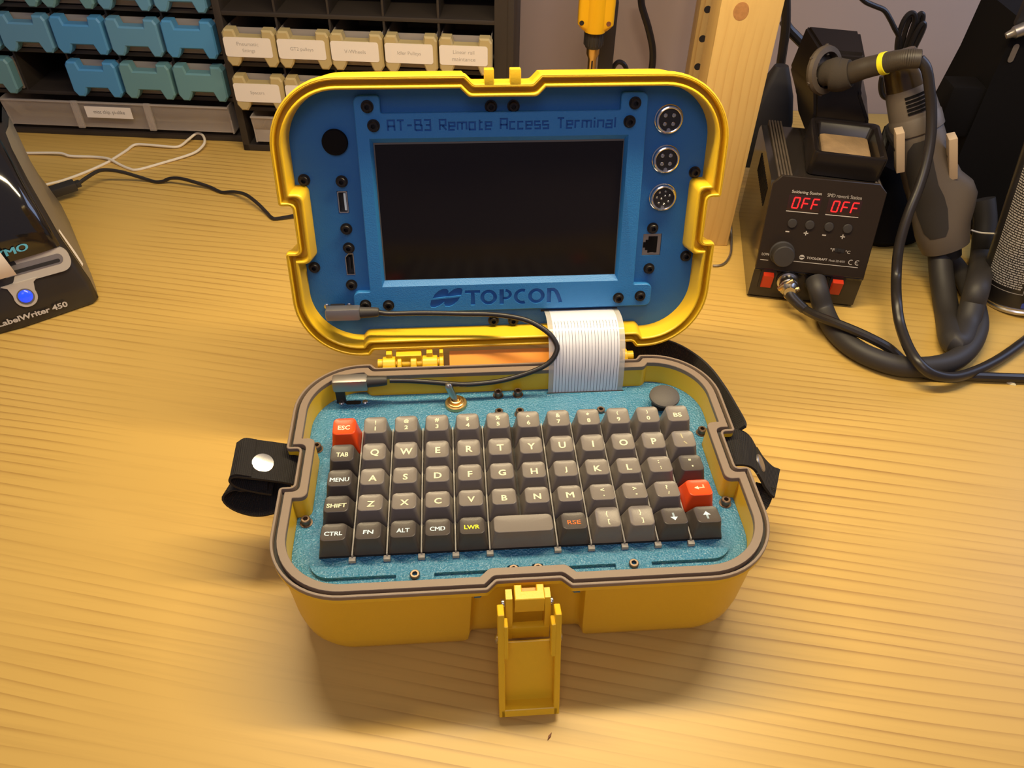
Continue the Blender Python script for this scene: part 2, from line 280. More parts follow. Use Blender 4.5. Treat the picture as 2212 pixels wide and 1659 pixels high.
def spline(pts, k):
    P_ = [Vector(p) for p in pts]
    if len(P_) < 3: return [P_[0].lerp(P_[-1], i/4) for i in range(5)]
    out = []
    for i in range(len(P_)-1):
        p0, p1, p2, p3 = P_[max(i-1, 0)], P_[i], P_[i+1], P_[min(i+2, len(P_)-1)]
        for j in range(k):
            t = j/k; out.append(.5*((2*p1)+(p2-p0)*t+(2*p0-5*p1+4*p2-p3)*t*t+(3*p1-p0-3*p2+p3)*t*t*t))
    out.append(P_[-1]); return out
def offset_poly(poly, d):
    n = len(poly); out = []
    for i in range(n):
        a, b, c = Vector(poly[i-1]), Vector(poly[i]), Vector(poly[(i+1) % n]); e1 = (b-a).normalized(); e2 = (c-b).normalized()
        n1 = Vector((-e1.y, e1.x)); n2 = Vector((-e2.y, e2.x)); k = 1+n1.dot(n2)
        m = (n1+n2)/max(k, .3); out.append((b.x+m.x*d, b.y+m.y*d))
    return out
def fillet(poly, radii, segs):
    n = len(poly); out = []
    for i in range(n):
        a, b, c = Vector(poly[i-1]), Vector(poly[i]), Vector(poly[(i+1) % n]); u = (a-b).normalized(); w = (c-b).normalized()
        ang = math.acos(max(-1, min(1, u.dot(w)))); r = radii[i]; t = r/math.tan(ang/2); t = min(t, (a-b).length*.49 if r < 20 else 1e9, (c-b).length*.49 if r < 20 else 1e9); r = t*math.tan(ang/2)
        p = b+u*t; q = b+w*t; cen = b+(u+w).normalized()*(r/math.sin(ang/2)); a0 = math.atan2(p.y-cen.y, p.x-cen.x); a1 = math.atan2(q.y-cen.y, q.x-cen.x); da = (a1-a0+PI) % (2*PI)-PI
        for k in range(segs[i]+1):
            t_ = a0+da*k/segs[i]; out.append((cen.x+r*math.cos(t_), cen.y+r*math.sin(t_)))
    return out
def rrect(x0, x1, y0, y1, r, seg=6): return fillet([(x0, y0), (x1, y0), (x1, y1), (x0, y1)], [r]*4, [seg]*4)
_txt = {}
def text_bm(body, h, w=None, depth=.0, bold=0.):
    """built-in font outlines as a bmesh in mm, centred on the origin, height h (and width w if given)"""
    if 'M' in body and bold > 0 and not depth:      # emboldened M folds over itself: lay two thin copies side by side
        b = text_bm(body, h, w, depth, 0); g = bmesh.ops.duplicate(b, geom=b.verts[:]+b.edges[:]+b.faces[:])
        dx = {v for v in g['geom'] if isinstance(v, bmesh.types.BMVert)}; k_ = (h or 4)*bold*1.5
        for v in b.verts: v.co.x += k_ if v in dx else -k_
        return b
    cu = bpy.data.curves.new('lettering', 'FONT'); cu.body = body; cu.resolution_u = 3; cu.align_x = 'CENTER'; cu.offset = bold; cu.fill_mode = 'FRONT' if not depth else 'BOTH'; cu.extrude = depth and .5
    o = bpy.data.objects.new('lettering', cu); COL.objects.link(o); dg = bpy.context.evaluated_depsgraph_get()
    me = bpy.data.meshes.new_from_object(o.evaluated_get(dg)); bpy.data.objects.remove(o); bpy.data.curves.remove(cu)
    b = bmesh.new(); b.from_mesh(me); bpy.data.meshes.remove(me)
    if depth: bmesh.ops.remove_doubles(b, verts=b.verts[:], dist=1e-5)
    xs = [v.co.x for v in b.verts]; ys = [v.co.y for v in b.verts]; x0, x1, y0, y1 = min(xs), max(xs), min(ys), max(ys)
    s_ = h/max(y1-y0, .05) if h else 1.; sx = (w/(x1-x0)) if w else s_
    if not h: s_ = sx
    for v in b.verts: v.co = Vector(((v.co.x-(x0+x1)/2)*sx, (v.co.y-(y0+y1)/2)*s_, (v.co.z)*(depth*2 if depth else 1)))
    return b
def text_on(bd, body, T, h, w=None, bold=.01, lift=.08):
    """flat print laid on a surface whose frame is T (x along the line, y up, z out)"""
    b = text_bm(body, h, w, 0, bold)
    for v in b.verts: v.co.z = lift
    bd.merge(b, T); return bd
def frame(o, x, y, z=None):
    x = Vector(x).normalized(); y = Vector(y); y = (y-x*x.dot(y)).normalized(); z = x.cross(y)
    M = Matrix((x, y, z)).transposed().to_4x4(); M.translation = Vector(o); return M
def stroke(pts, wdt, z0, z1, bd, T=None, closed=False):
    """a pen stroke of width wdt extruded from z0 to z1"""
    P_ = [Vector(p) for p in pts]; n = len(P_); l, r = [], []
    for i, p in enumerate(P_):
        a = P_[i-1] if (i or closed) else p; c = P_[(i+1) % n] if (i < n-1 or closed) else p
        d1 = (p-a); d2 = (c-p); d1 = d1.normalized() if d1.length > 1e-6 else d2.normalized(); d2 = d2.normalized() if d2.length > 1e-6 else d1
        n1 = Vector((-d1.y, d1.x)); n2 = Vector((-d2.y, d2.x)); m = (n1+n2)/max(1+n1.dot(n2), .4)
        l.append(p+m*wdt/2); r.append(p-m*wdt/2)
    ring = [(q.x, q.y) for q in l], [(q.x, q.y) for q in r]
    V = [[bd.v((T @ Vector((x, y, z))) if T else (x, y, z)) for x, y in rg] for z in (z0, z1) for rg in ring]
    L0, R0, L1, R1 = V
    for i in range(n if closed else n-1):
        j = (i+1) % n
        for q in ((L1[i], R1[i], R1[j], L1[j]), (L0[i], L0[j], R0[j], R0[i]), (L0[i], L1[i], L1[j], L0[j]), (R0[i], R0[j], R1[j], R1[i])): bd.f(q)
    if not closed:
        bd.f((L0[0], R0[0], R1[0], L1[0])); bd.f((L0[-1], L1[-1], R1[-1], R0[-1]))
def plate_with_holes(bd, outer, holes, z0, z1):
    """flat plate, top face at z1, walls down to z0 round the outside and inside every hole"""
    es = []
    for lp in [outer]+holes:
        t = [bd.v((x, y, z1)) for x, y in lp]; d = [bd.v((x, y, z0)) for x, y in lp]; n = len(lp)
        for i in range(n):
            j = (i+1) % n; es.append(bd.bm.edges.new((t[i], t[j]))); bd.f((t[i], t[j], d[j], d[i]))
    bmesh.ops.triangle_fill(bd.bm, use_beauty=True, use_dissolve=False, edges=es, normal=(0, 0, 0)); return bd
def cut(o, cutters):
    """subtract the cutters from o, keep the result as its mesh"""
    for c in cutters:
        md = o.modifiers.new('cut', 'BOOLEAN'); md.operation = 'DIFFERENCE'; md.object = c; md.solver = 'EXACT'; md.use_self = True
    dg = bpy.context.evaluated_depsgraph_get(); dg.update(); me = bpy.data.meshes.new_from_object(o.evaluated_get(dg)); o.modifiers.clear()
    bt = bmesh.new(); bt.from_mesh(me); bmesh.ops.dissolve_degenerate(bt, dist=1e-7, edges=bt.edges[:]); bmesh.ops.triangulate(bt, faces=[f for f in bt.faces if len(f.verts) > 4], ngon_method='EAR_CLIP'); bt.to_mesh(me); bt.free()
    old = o.data; o.data = me; bpy.data.meshes.remove(old)
    for c in cutters: bpy.data.objects.remove(c)
    me.polygons.foreach_set('use_smooth', [True]*len(me.polygons)); me.set_sharp_from_angle(angle=rad(32))
def wf(x, y, z): 
    p = EX*x + EY*y; return Vector((p.x, p.y, z))
MW = Matrix((EX, EY, Vector((0, 0, 1)))).transposed().to_4x4()     # bench / wall frame -> case frame
def yaw(o, a):
    M = Matrix.Rotation(a, 4, 'Z'); M.translation = Vector(o); return M
# ================================================================ bench and wall
b = B(MW); b.box(-1050, 1000, -420, 704, -88, -60)
bench = b.done('workbench', 'bench_wood'); tag(bench, 'amber wood-grain workbench top that carries everything', 'table')
b = B(MW); b.box(-1100, 1400, -1900, 745, -830, -800); fl = b.done('floor', 'cab_black'); fl['kind'] = 'structure'
b = B(MW); b.box(-1100, 1400, 705, 745, -800, 900)
wall = b.done('wall_back', 'wall_paint'); wall['kind'] = 'structure'
# ================================================================ the open case
T0 = thing('portable_terminal', 'open yellow hard case with a blue keyboard panel and a black screen in its lid', 'computer', (0, 8, -60))
HW, HD = 138.7, 90.5
def corners(body=False):
    f = [(-28, -HD), (-26, -HD+7), (26, -HD+7), (28, -HD)] if body else [(-22, -HD), (-17, -HD+5), (17, -HD+5), (22, -HD)]
    P_ = [(-HW, -HD)]+f+[(HW, -HD), (HW, -15), (130.5, -15), (130.5, 15), (HW, 15), (HW, HD), (92, HD), (89, HD-4), (-89, HD-4), (-92, HD), (-HW, HD), (-HW, 15), (-130.5, 15), (-130.5, -15), (-HW, -15)]
    R_ = [42]+[2.5]*4+[42, 2.2, 2.2, 2.2, 2.2, 42, 2, 2, 2, 2, 42, 2.2, 2.2, 2.2, 2.2]
    return P_, R_
def outline(d, body=False):
    P_, R_ = corners(body); n = len(P_); q = offset_poly(P_, d) if d else P_; rr = []
    for i in range(n):
        a, b_, c = Vector(P_[i-1]), Vector(P_[i]), Vector(P_[(i+1) % n]); convex = (b_-a).cross(c-b_) > 0
        rr.append(max(R_[i]-d, .5) if convex else min(R_[i]+d, 4.2))
    return fillet(q, rr, [14 if r > 20 else 4 for r in R_])
CY = 8.
def ring(d, z, body=False): return [(x, y+CY, z) for x, y in outline(d, body)]
b = B()
b.loft([ring(.3, 12.8), ring(.2, 9.2), ring(1.2, 8.2), ring(2.4, 8.0)])
b.loft([ring(2.4, 8.0, True), ring(3.0, 5, True), ring(5.4, -36, True), ring(6.8, -45, True), ring(10.4, -53, True), ring(15.5, -58, True), ring(21, -60, True)], cap1=True)
b.loft([ring(8.3, 12.2), ring(8.8, -4)])
base = b.done('base_shell', 'case_yellow', T0)
b = B(); b.loft([ring(d, z) for d, z in ((.3, 12), (0, 12.4), (0, 14.7), (.3, 15), (1.45, 15), (1.6, 14.7), (1.7, 11.0), (3.5, 11.0), (3.6, 14.7), (3.8, 15), (8.1, 15), (8.35, 14.7), (8.35, 11.8))])
b.done('gasket', 'gasket', T0, label='grey brown rubber gasket with a dark groove')
b = B(); b.loft([ring(1.75, 11.0), ring(1.8, 11.5), ring(3.4, 11.5), ring(3.45, 11.0)]); b.done('groove_strip', 'groove_black', T0)  # thin black strip along the floor of the gasket groove
# keyboard panel
b = B(); b.prism([(x, y+CY) for x, y in outline(8.9)], -6, -2.4)
tray = [(-119, -60), (-71, -60), (-71, -70), (-50.2, -70), (-50.2, -60), (-10.5, -60), (-9.5, -57.5), (-4, -57.5), (-3, -60), (3, -60), (4, -57.5), (9.5, -57.5), (10.5, -60), (50.2, -60), (50.2, -70), (70.5, -70), (70.5, -60), (117.8, -60), (117.8, 58), (-119, 58)]
tray_r = [12, .4, .4, .4, .4, 1, 1.5, 1.5, 1, 1, 1.5, 1.5, 1, .4, .4, .4, .4, 12, 6, 6]
tp = fillet(tray, tray_r, [8 if r > 4 else 2 for r in tray_r])
b.prism(tp, -2.5, -.3)
b.done('keyboard_panel', 'panel_blue', T0, ang=25)
def text_part(body, T, h, w, material, parent, name='lettering', bold=.01, depth=.25, label=None):
    bd = B(); x = text_bm(body, h, w, depth, bold); bd.merge(x, T); return bd.done(name, material, parent, label=label)
text_part('BATT', Matrix.Translation((-104, 72.4, -2.4)), 4.6, 20, 'panel_blue', T0)
# switch plate and column dividers under the keys
PT = 19.05
b = B(); b.box(-6*PT+.6, 6*PT-.6, -2.5*PT+.4, 2.5*PT-.6, -.4, 1.2); b.done('key_plate', 'black', T0)
b = B(); b.box(-.38, .38, -48.6, 47, 0, 3.6); b.box(-1.9, 1.9, -51.2, -48.4, -.4, 2.0, .3)
dv = b.done('divider', 'divider', T0, loc=(0, 0, 0)); dv.location = W(-5*PT, 0, -TZ) - T0.location + Vector((0, 0, TZ*.001))
for k in (-4, -3, -2, -1, 1, 2, 3, 4, 5):
    o = dv.copy(); link(o, T0); o.location = dv.location + Vector(((k+5)*PT*.001, 0, 0))
# keycaps ---------------------------------------------------------------
ZR = [17.1, 14.1, 13.6, 13.9, 13.5]; YO = [-.3, -.7, -1.0, -1.5, -1.8]; TILT = [3, 2, -4, -8, -10]
def sq(hx, hy, r, n=6):
    return fillet([(-hx, -hy), (hx, -hy), (hx, hy), (-hx, hy)], [r]*4, [n]*4)
def cap_surface(row, u, zr=None, tilt=None):
    zt = zr or ZR[row]; t = math.tan(rad(TILT[row] if tilt is None else tilt)); hx = 6.75+(u-1)*PT/2
    def f(x, y, lift=0):
        if u > 1: d = 0.9*(1-min(1, (y/6.4)**2))
        else: d = 1.15*(1-min(1, (x*x/(hx*hx)+y*y/40.)*.55))
        return zt + y*t - d + .55 + lift
    return f, hx
def cap_mesh(row, u=1., zr=None, tilt=None):
    bm = bmesh.new(); f, hx = cap_surface(row, u, zr, tilt); by = YO[row]; hb = 9.05+(u-1)*PT/2
    zt = zr or ZR[row]; t = math.tan(rad(TILT[row] if tilt is None else tilt))
    def rg(pts, z): return [bm.verts.new(Vector((x*.001, y*.001, (z(x, y) if callable(z) else z)*.001))) for x, y in pts]
    off = lambda pts, s_=1.: [(x, y+by*s_) for x, y in pts]
    base_z = 1.3
    rings = [rg(sq(hb, 9.05, .8), base_z)]
    rings.append(rg(off(sq(hb-1.1, 8.1, 1.8), .3), lambda x, y: base_z+.42*(zt-base_z)+.3*y*t))
    rings.append(rg(off(sq(hx+.22, 6.72, 2.9)), lambda x, y: zt+(y-by)*t+.02))
    rings.append(rg(off(sq(hx+.12, 6.62, 2.85)), lambda x, y: zt+(y-by)*t+.28))
    rings.append(rg(off(sq(hx-.22, 6.32, 2.7)), lambda x, y: zt+(y-by)*t+.5))
    for k in (.86, .66, .44, .2):
        rings.append(rg([(x*k, y*k+by) for x, y in sq(hx-.15, 6.4, 2.7)], lambda x, y: f(x, y-by)))
    for a, c in zip(rings, rings[1:]):
        for i in range(len(a)): bm.faces.new((a[i], a[(i+1) % len(a)], c[(i+1) % len(a)], c[i]))
    bm.faces.new(rings[-1]); bm.faces.new(rings[0][::-1])
    bmesh.ops.recalc_face_normals(bm, faces=bm.faces[:])
    me = bpy.data.meshes.new('keycap'); bm.to_mesh(me); bm.free()
    me.polygons.foreach_set('use_smooth', [True]*len(me.polygons)); me.set_sharp_from_angle(angle=rad(38)); return me
CAPS = {}
def keycap(row, x, material, legend, colour, u=1., zr=None, tilt=None, label=None, key=None):
    k = (row, u, zr, tilt, material)
    if k not in CAPS:
        me = cap_mesh(row, u, zr, tilt); me.materials.append(MATS[material]); CAPS[k] = me
    o = bpy.data.objects.new('keycap', CAPS[k]); link(o, T0); o.location = W(x, (2-row)*PT, 0)-T0.location
    if label: o['label'] = label
    f, hx = cap_surface(row, u, zr, tilt); b = bmesh.new()
    for body, h, w, dx, dy in legend:
        if isinstance(body, str):
            t = text_bm(body, h, w, 0, .022 if body != 'RSE' else .008)
        elif isinstance(body, dict):
            t = bmesh.new(); t.faces.new([t.verts.new((x_, y_, 0)) for x_, y_ in body['poly']])
        else:
            bd = B(); [stroke(s_, wd, 0, 0.01, bd) for s_, wd in body]; t = bd.bm
            for v in t.verts: v.co = Vector((v.co.x*1000, v.co.y*1000, 0))
        mp = {v: b.verts.new(Vector(((v.co.x+dx)*.001, (v.co.y+dy+YO[row])*.001, f(v.co.x+dx, v.co.y+dy, .2)*.001))) for v in t.verts}
        for fc in t.faces:
            try: b.faces.new([mp[v] for v in fc.verts])
            except ValueError: pass
        t.free()
    if legend:
        for fc in b.faces:
            fc.normal_update()
            if fc.normal.z < 0: fc.normal_flip()
        me = bpy.data.meshes.new('legend'); b.to_mesh(me); me.materials.append(MATS[colour]); lo = bpy.data.objects.new('legend', me); link(lo, o)
    b.free()
    return o
KX = [(c-5.5)*PT for c in range(12)]
def two(a, c): return [(a, 3.0, None, 0, 2.7), (c, 3.4, None, 0, -2.3)]
r0 = ['!1', '@2', '#3', '$4', '%5', '^6', '&7', '*8', '(9', ')0']
keycap(0, KX[0], 'key_red', [('ESC', 3.5, 7.4, -.2, -.5)], 'leg_cream', label='orange red escape keycap')
for i, s_ in enumerate(r0):
    lg = two(s_[0], s_[1])
    if s_[0] == '*': lg[0] = ('*', 2.2, None, 0, 2.9)
    if s_[0] == '^': lg[0] = ('^', 1.6, 2.4, 0, 3.1)
    keycap(0, KX[i+1], 'key_grey', lg, 'leg_cream')
keycap(0, KX[11], 'key_grey', [('BS', 3.5, 5.4, 0, -.6)], 'leg_cream')
keycap(1, KX[0], 'key_dark', [('TAB', 3.5, 7.2, 0, -.8)], 'leg_cream', label='dark tab keycap')
for i, s_ in enumerate('QWERTYUIOP'):
    keycap(1, KX[i+1], 'key_grey', [(s_, 5.0 if s_ != 'Q' else 5.7, None, .3, -.4)], 'leg_cream')
keycap(1, KX[11], 'key_grey', [([([(-.9, 4.6), (-.3, 1.2)], .75)], 0, 0, 0, 0), ([([(-.2, -1.2), (1.5, -3.6)], .75)], 0, 0, 0, 0)], 'leg_cream')
keycap(2, KX[0], 'key_dark', [('MENU', 3.3, 11., 0, -.9)], 'leg_ice', label='dark menu keycap')
for i, s_ in enumerate('ASDFGHJKL'): keycap(2, KX[i+1], 'key_grey', [(s_, 4.9, None, .2, -.8)], 'leg_cream')
keycap(2, KX[10], 'key_grey', [(':', 2.4, None, -.2, 2.6), (';', 2.6, None, .3, -2.4)], 'leg_cream')
keycap(2, KX[11], 'key_dark', [('"', 1.4, None, 0, 3.0), ("'", 1.4, .9, .6, -2.2)], 'leg_cream')
keycap(3, KX[0], 'key_dark', [('SHIFT', 3.3, 11.2, 0, -.9)], 'leg_cream', label='dark shift keycap')
for i, s_ in enumerate('ZXCVBNM'): keycap(3, KX[i+1], 'key_grey', [(s_, 4.7, None, .2, -.7)], 'leg_cream')
for i, (a, c) in enumerate((('<', ','), ('>', '.'), ('?', '/'))): keycap(3, KX[8+i], 'key_grey', [(a, 2.4 if a != '?' else 3.4, None, .4, 2.0 if a == '?' else 2.2), (c, 1.2 if c != '/' else 2.6, None, .7, -2.6)], 'leg_cream')
keycap(3, KX[11], 'key_red', [([([(2.6, 2.2), (2.6, -.2), (-.8, -.2)], .95)], 0, 0, .4, .6), ({'poly': [(-3.0, -.2), (-.5, -1.7), (-.5, 1.3)]}, 0, 0, .4, .6)], 'leg_cream', label='orange red enter keycap')
for i, (s_, w_, c_) in enumerate((('CTRL', 10., 'leg_ice'), ('FN', 5.6, 'leg_ice'), ('ALT', 7.2, 'leg_ice'), ('CMD', 8.3, 'leg_ice'), ('LWR', 8.6, 'leg_yellow'))):
    keycap(4, KX[i], 'key_dark', [(s_, 3.3, w_, -.1, -.7)], c_)
keycap(4, (KX[5]+KX[6])/2, 'key_grey', [], 'leg_cream', u=2., label='double-width blank space bar')
keycap(4, KX[7], 'key_dark', [('RSE', 3.3, 7.5, 0, -.7)], 'leg_orange')
keycap(4, KX[8], 'key_grey', [('{', 3.6, None, -.2, 2.5), ('[', 3.6, None, .4, -2.7)], 'leg_cream', zr=15.2, tilt=4)
keycap(4, KX[9], 'key_grey', [('}', 3.6, None, -.2, 2.5), (']', 3.6, None, .4, -2.7)], 'leg_cream', zr=15.2, tilt=4)
def arrow(sg): return [([([(0, -3*sg), (0, .6*sg)], 1.15)], 0, 0, 0, 0), ({'poly': [(-2.2, .2*sg), (2.2, .2*sg), (0, 3.1*sg)]}, 0, 0, 0, 0)]
keycap(4, KX[10], 'key_dark', arrow(-1), 'leg_ice', label='dark down arrow keycap')
keycap(4, KX[11], 'key_dark', arrow(1), 'leg_ice', label='dark up arrow keycap')
# screws on the keyboard panel
def screw_mesh(M, r=2.75, h=4.2):
    b = B(M); hexr = [(1.55*math.cos(PI/3*k+.3), 1.55*math.sin(PI/3*k+.3)) for k in range(6)]
    circ = lambda q: [(q*math.cos(PI/3*k/4+.3), q*math.sin(PI/3*k/4+.3)) for k in range(24)]
    hx = []
    for k in range(24):
        i, t = divmod(k, 4); a, c = hexr[i], hexr[(i+1) % 6]; hx.append((a[0]+(c[0]-a[0])*t/4, a[1]+(c[1]-a[1])*t/4))
    Z_ = lambda pts, z: [(x, y, z) for x, y in pts]
    b.loft([Z_(circ(r+.9), 0), Z_(circ(r+.9), .45), Z_(circ(r), .5), Z_(circ(r), h-.4), Z_(circ(r-.4), h), Z_(hx, h), Z_(hx, h-2.6)], True, True)
    return b
scr = screw_mesh(Matrix.Translation((-60.7, -61.2, -2.4))).done('screw', 'screw_bronze', T0, ang=40, loc=(-60.7, -61.2, -2.4))
for x, y in ((60.2, -61.4), (-124.2, -20.2), (123.7, -20.3), (124, 38.4), (-124, 37.8), (-6.7, 81.2), (6.8, 81.2), (-7.2, 62.3), (6.6, 62.0), (60.6, 60.2), (-6.7, -61.2), (6.8, -61.2)):
    o = scr.copy(); link(o, T0); o.location = W(x, y, -2.4)-T0.location
# small port with two screws, rear left of the keyboard panel
b = B(); b.prism(rrect(-100.6-9, -100.6+1.2, 77.6, 81.2, 1.7, 4), -2.4, -2.2); pp = b.done('usb_port', 'black', T0)
for x in (-112.3, -96.6):
    b = B(); b.lathe([(1.9, 0), (1.9, .7), (1.5, 1.1), (.5, 1.15), (.4, .7)], (x, 79.3, -2.4), n=14); b.done('port_screw', 'steel', T0)
# toggle switch
tg = B(); tg.lathe([(7.4, -2.4), (7.5, -1.0), (7.1, -.1), (5.7, 0), (5.6, 1.0), (5.0, 1.3), (4.8, .3), (3.9, .3), (3.9, 2.6), (3.1, 2.8), (2.4, 1.0)], (-35.6, 73.6, 0), n=36); tgo = tg.done('toggle_switch', 'brass', T0)
b = B(); b.tube([(-35.6, 73.6, .5), (-36.6, 74.1, 3), (-40.0, 75.8, 12.8)], lambda t: 1.6+1.0*t, 14, 6); b.lathe([(2.6, -.2), (2.4, 1.0), (1.7, 2.0), (.3, 2.5)], (-40.0, 75.8, 12.8), (-.25, .13, .95), 14); b.done('lever', 'steel', tgo)
# thumb stick
b = B(); b.lathe([(7.2, -2.4), (6.8, 1), (5, 4.2), (4.6, 6)], (103.7, 66.2, 0), n=28); js = b.done('thumb_stick', 'rubber', T0)
b = B(); b.lathe([(5, 5.2), (9.2, 6.0), (10.1, 7.2), (9.9, 8.4), (8.2, 9.5), (4.5, 10.3), (.1, 10.6)], (103.7, 64.0, 0), (-.03, -.05, 1), n=36); b.done('stick_cap', 'joy', js)
# ---------------------------------------------------------------- lid
LO = Vector((-1.01, 125.23, 104.01)); th = rad(12.47)
LU = Vector((0, math.sin(th), math.cos(th))); LN = Vector((0, -math.cos(th), math.sin(th)))
ML = Matrix((Vector((1, 0, 0)), LU, LN)).transposed().to_4x4(); ML.translation = LO
def lring(d, w): return [(x, -y, w) for x, y in outline(d)]
b = B(ML)
b.loft([lring(d, w) for d, w in ((26, -58), (14, -56), (7, -50), (4, -40), (1.4, -9), (.3, -7), (.1, -6), (0, -1.6), (.2, -.7), (.6, -.15), (1.0, -.05), (1.15, -.4), (1.3, -.1), (1.6, 0), (2.0, -.25), (2.3, -.8), (2.45, -1.6), (2.8, -6.8), (5.2, -6.8), (5.45, -1.4), (5.65, -.5), (6.1, .05), (6.6, .2), (7.1, .05), (7.55, -.5), (7.75, -1.4), (9.1, -17.5))], cap0=True)
lid = b.done('lid_shell', 'case_yellow', T0)
for u0, u1 in ((-11, -5.4), (3.9, 10.3)):
    b = B(ML); b.box(u0, u1, 84.6, 93.2, -7, 0, .5); b.done('latch_tab', 'case_yellow', T0)
rect = lambda x0, x1, y0, y1: [(x0, y0), (x1, y0), (x1, y1), (x0, y1)]
b = B(ML); plate_with_holes(b, [(x, -y) for x, y in outline(9.0)][::-1], [rect(-104.6, -98.0, 5.2, 19.6), rect(94.4, 107.0, -29.0, -13.6), [(-104.0, -37.2), (-98.2, -37.2), (-98.2, -22.0), (-101.6, -22.0), (-104.0, -24.6), (-104, -34.6)]], -21, -16)
lp = b.done('lid_panel', 'lid_blue', T0)
b = B(ML); b.box(26.4, 80.2, -68.2, -66.6, -16.5, -15.85); b.done('cable_slot', 'black', T0)
# bezel with window, lettering cut into its face
bez = fillet([(-101, -64.2), (102.4, -64.2), (102.4, -48), (89.6, -48), (89.0, 77.5), (72.5, 77.5), (72.5, 67), (-73, 67), (-73, 77.3), (-88.6, 77.3), (-89.2, -48.3), (-100.4, -48.3)], [4, 4, 4, 1, 4, 2.2, 1, 1, 2.2, 4, 1, 4], [5, 5, 5, 2, 5, 4, 2, 2, 4, 5, 2, 5])
b = B(ML); b.prism(bez, -16, -12, bev=.5); bz = b.done('screen_bezel', 'bezel_blue', T0)
cs = []
b = B(ML); b.loft([[(-79.2, -41.6, -20), (76.8, -41.6, -20), (76.8, 49.2, -20), (-79.2, 49.2, -20)], [(-79.2, -41.6, -15.3), (76.8, -41.6, -15.3), (76.8, 49.2, -15.3), (-79.2, 49.2, -15.3)], [(-81.0, -44.9, -12), (78.5, -44.9, -12), (78.5, 52.4, -12), (-81.0, 52.4, -12)], [(-81.5, -45.6, -11), (79, -45.6, -11), (79, 53, -11), (-81.5, 53, -11)]], True, True); cs.append(b.done('cutter', 'black'))
def brand_strokes(bd, z0, z1):
    def ar(cx, cy, rx, ry, a0, a1, n=20): return [(cx+rx*math.cos(rad(a0+(a1-a0)*k/n)), cy+ry*math.sin(rad(a0+(a1-a0)*k/n))) for k in range(n+1)]
    S_ = lambda p, w, c=False: stroke(p, w, z0, z1, bd, closed=c)
    bd.prism([(-25.8, -51.2), (-25.8, -49), (-15.6, -49), (-15.6, -51.2), (-19.4, -51.2), (-19.1, -60), (-22.1, -60), (-21.8, -51.2)][::-1], z0, z1)
    S_(ar(-9.8, -54.5, 4.4, 4.3, 0, 360, 36)[:-1], 2.5, True)
    bd.prism([(-2.4, -60), (.5, -60), (.5, -49), (-2.4, -49)], z0, z1)
    S_(ar(1.6, -52.9, 3.3, 2.9, 88, -120, 16), 2.1)
    S_(ar(13.2, -54.6, 4.6, 4.5, 68, 292, 24), 2.4)
    S_(ar(22.8, -54.5, 4.4, 4.3, 0, 360, 36)[:-1], 2.5, True)
    bd.prism([(30.0, -60), (32.8, -60), (33.0, -49), (30.0, -49)], z0, z1)
    S_([(32.2, -50.1), (34.6, -50.2), (36.4, -51.6), (37.8, -54.6), (39.6, -60)], 2.5)
    lobe = [(-47.9, -54.2), (-46.2, -51.2), (-43.4, -48.6), (-40.2, -47.3), (-37.8, -47.6), (-36.9, -49.3), (-37.2, -50.9), (-33.8, -48.2), (-30.6, -46.9), (-28.2, -47.2), (-27.4, -48.6), (-28.4, -52.6)]
    bd.prism(lobe[::-1], z0, z1)
    cxx, cyy = -38.8, -54.0
    bd.prism([(2*cxx-x+.4, 2*cyy-y) for x, y in lobe][::-1], z0, z1)
b = B(ML); brand_strokes(b, -13.0, -11); cs.append(b.done('cutter', 'black'))
GL = {'A': (.62, [[(0, 0), (0, 1), (.62, 1), (.62, 0)], [(0, .42), (.62, .42)]]), 'T': (.62, [[(0, 1), (.62, 1)], [(.31, .92), (.31, 0)]]), '-': (.5, [[(.04, .5), (.46, .5)]]), 'B': (.6, [[(0, 0), (0, 1), (.54, 1), (.54, .54), (.04, .54)], [(.5, .5), (.62, .44), (.62, 0), (.04, 0)]]),
      '3': (.56, [[(0, 1), (.56, 1), (.56, 0), (0, 0)], [(.14, .5), (.5, .5)]]), 'R': (.6, [[(0, 0), (0, 1), (.56, 1), (.56, .46), (.06, .46)], [(.28, .42), (.6, 0)]]), 'e': (.54, [[(.52, 0), (0, 0), (0, .7), (.54, .7), (.54, .35), (.06, .35)]]), 'm': (.84, [[(0, 0), (0, .7), (.84, .7), (.84, 0)], [(.42, .64), (.42, 0)]]),
      'o': (.54, [[(0, 0), (0, .7), (.54, .7), (.54, 0), (-.05, 0)]]), 't': (.46, [[(.16, .95), (.16, 0), (.46, 0)], [(.22, .7), (.44, .7)]]), 'c': (.5, [[(.5, 0), (0, 0), (0, .7), (.5, .7)]]), 's': (.52, [[(0, 0), (.52, 0), (.52, .35), (0, .35), (0, .7), (.52, .7)]]), 'r': (.42, [[(0, 0), (0, .7), (.42, .7)]]), 'i': (.1, [[(.05, 0), (.05, .7)], [(.05, .86), (.05, 1)]]),
      'n': (.54, [[(0, 0), (0, .7), (.54, .7), (.54, 0)]]), 'a': (.54, [[(.02, .7), (.54, .7), (.54, 0), (0, 0), (0, .36), (.48, .36)]]), 'l': (.1, [[(.05, 1), (.05, 0)]]), ' ': (.34, [])}
def title_strokes(bd, z0, z1):
    txt = 'AT-B3 Remote Access Terminal'; gap = .27; tot = sum(GL[ch][0]+gap for ch in txt)-gap; H_ = 6.0; sx = 139.0/(tot); x = -69.2
    for ch in txt:
        w_, st = GL[ch]
        for p_ in st: stroke([(x+px_*sx, 57+py_*H_) for px_, py_ in p_], 1.05, z0, z1, bd)
        x += (w_+gap)*sx
b = B(ML); title_strokes(b, -12.8, -11); cs.append(b.done('cutter', 'black'))
cut(bz, cs)
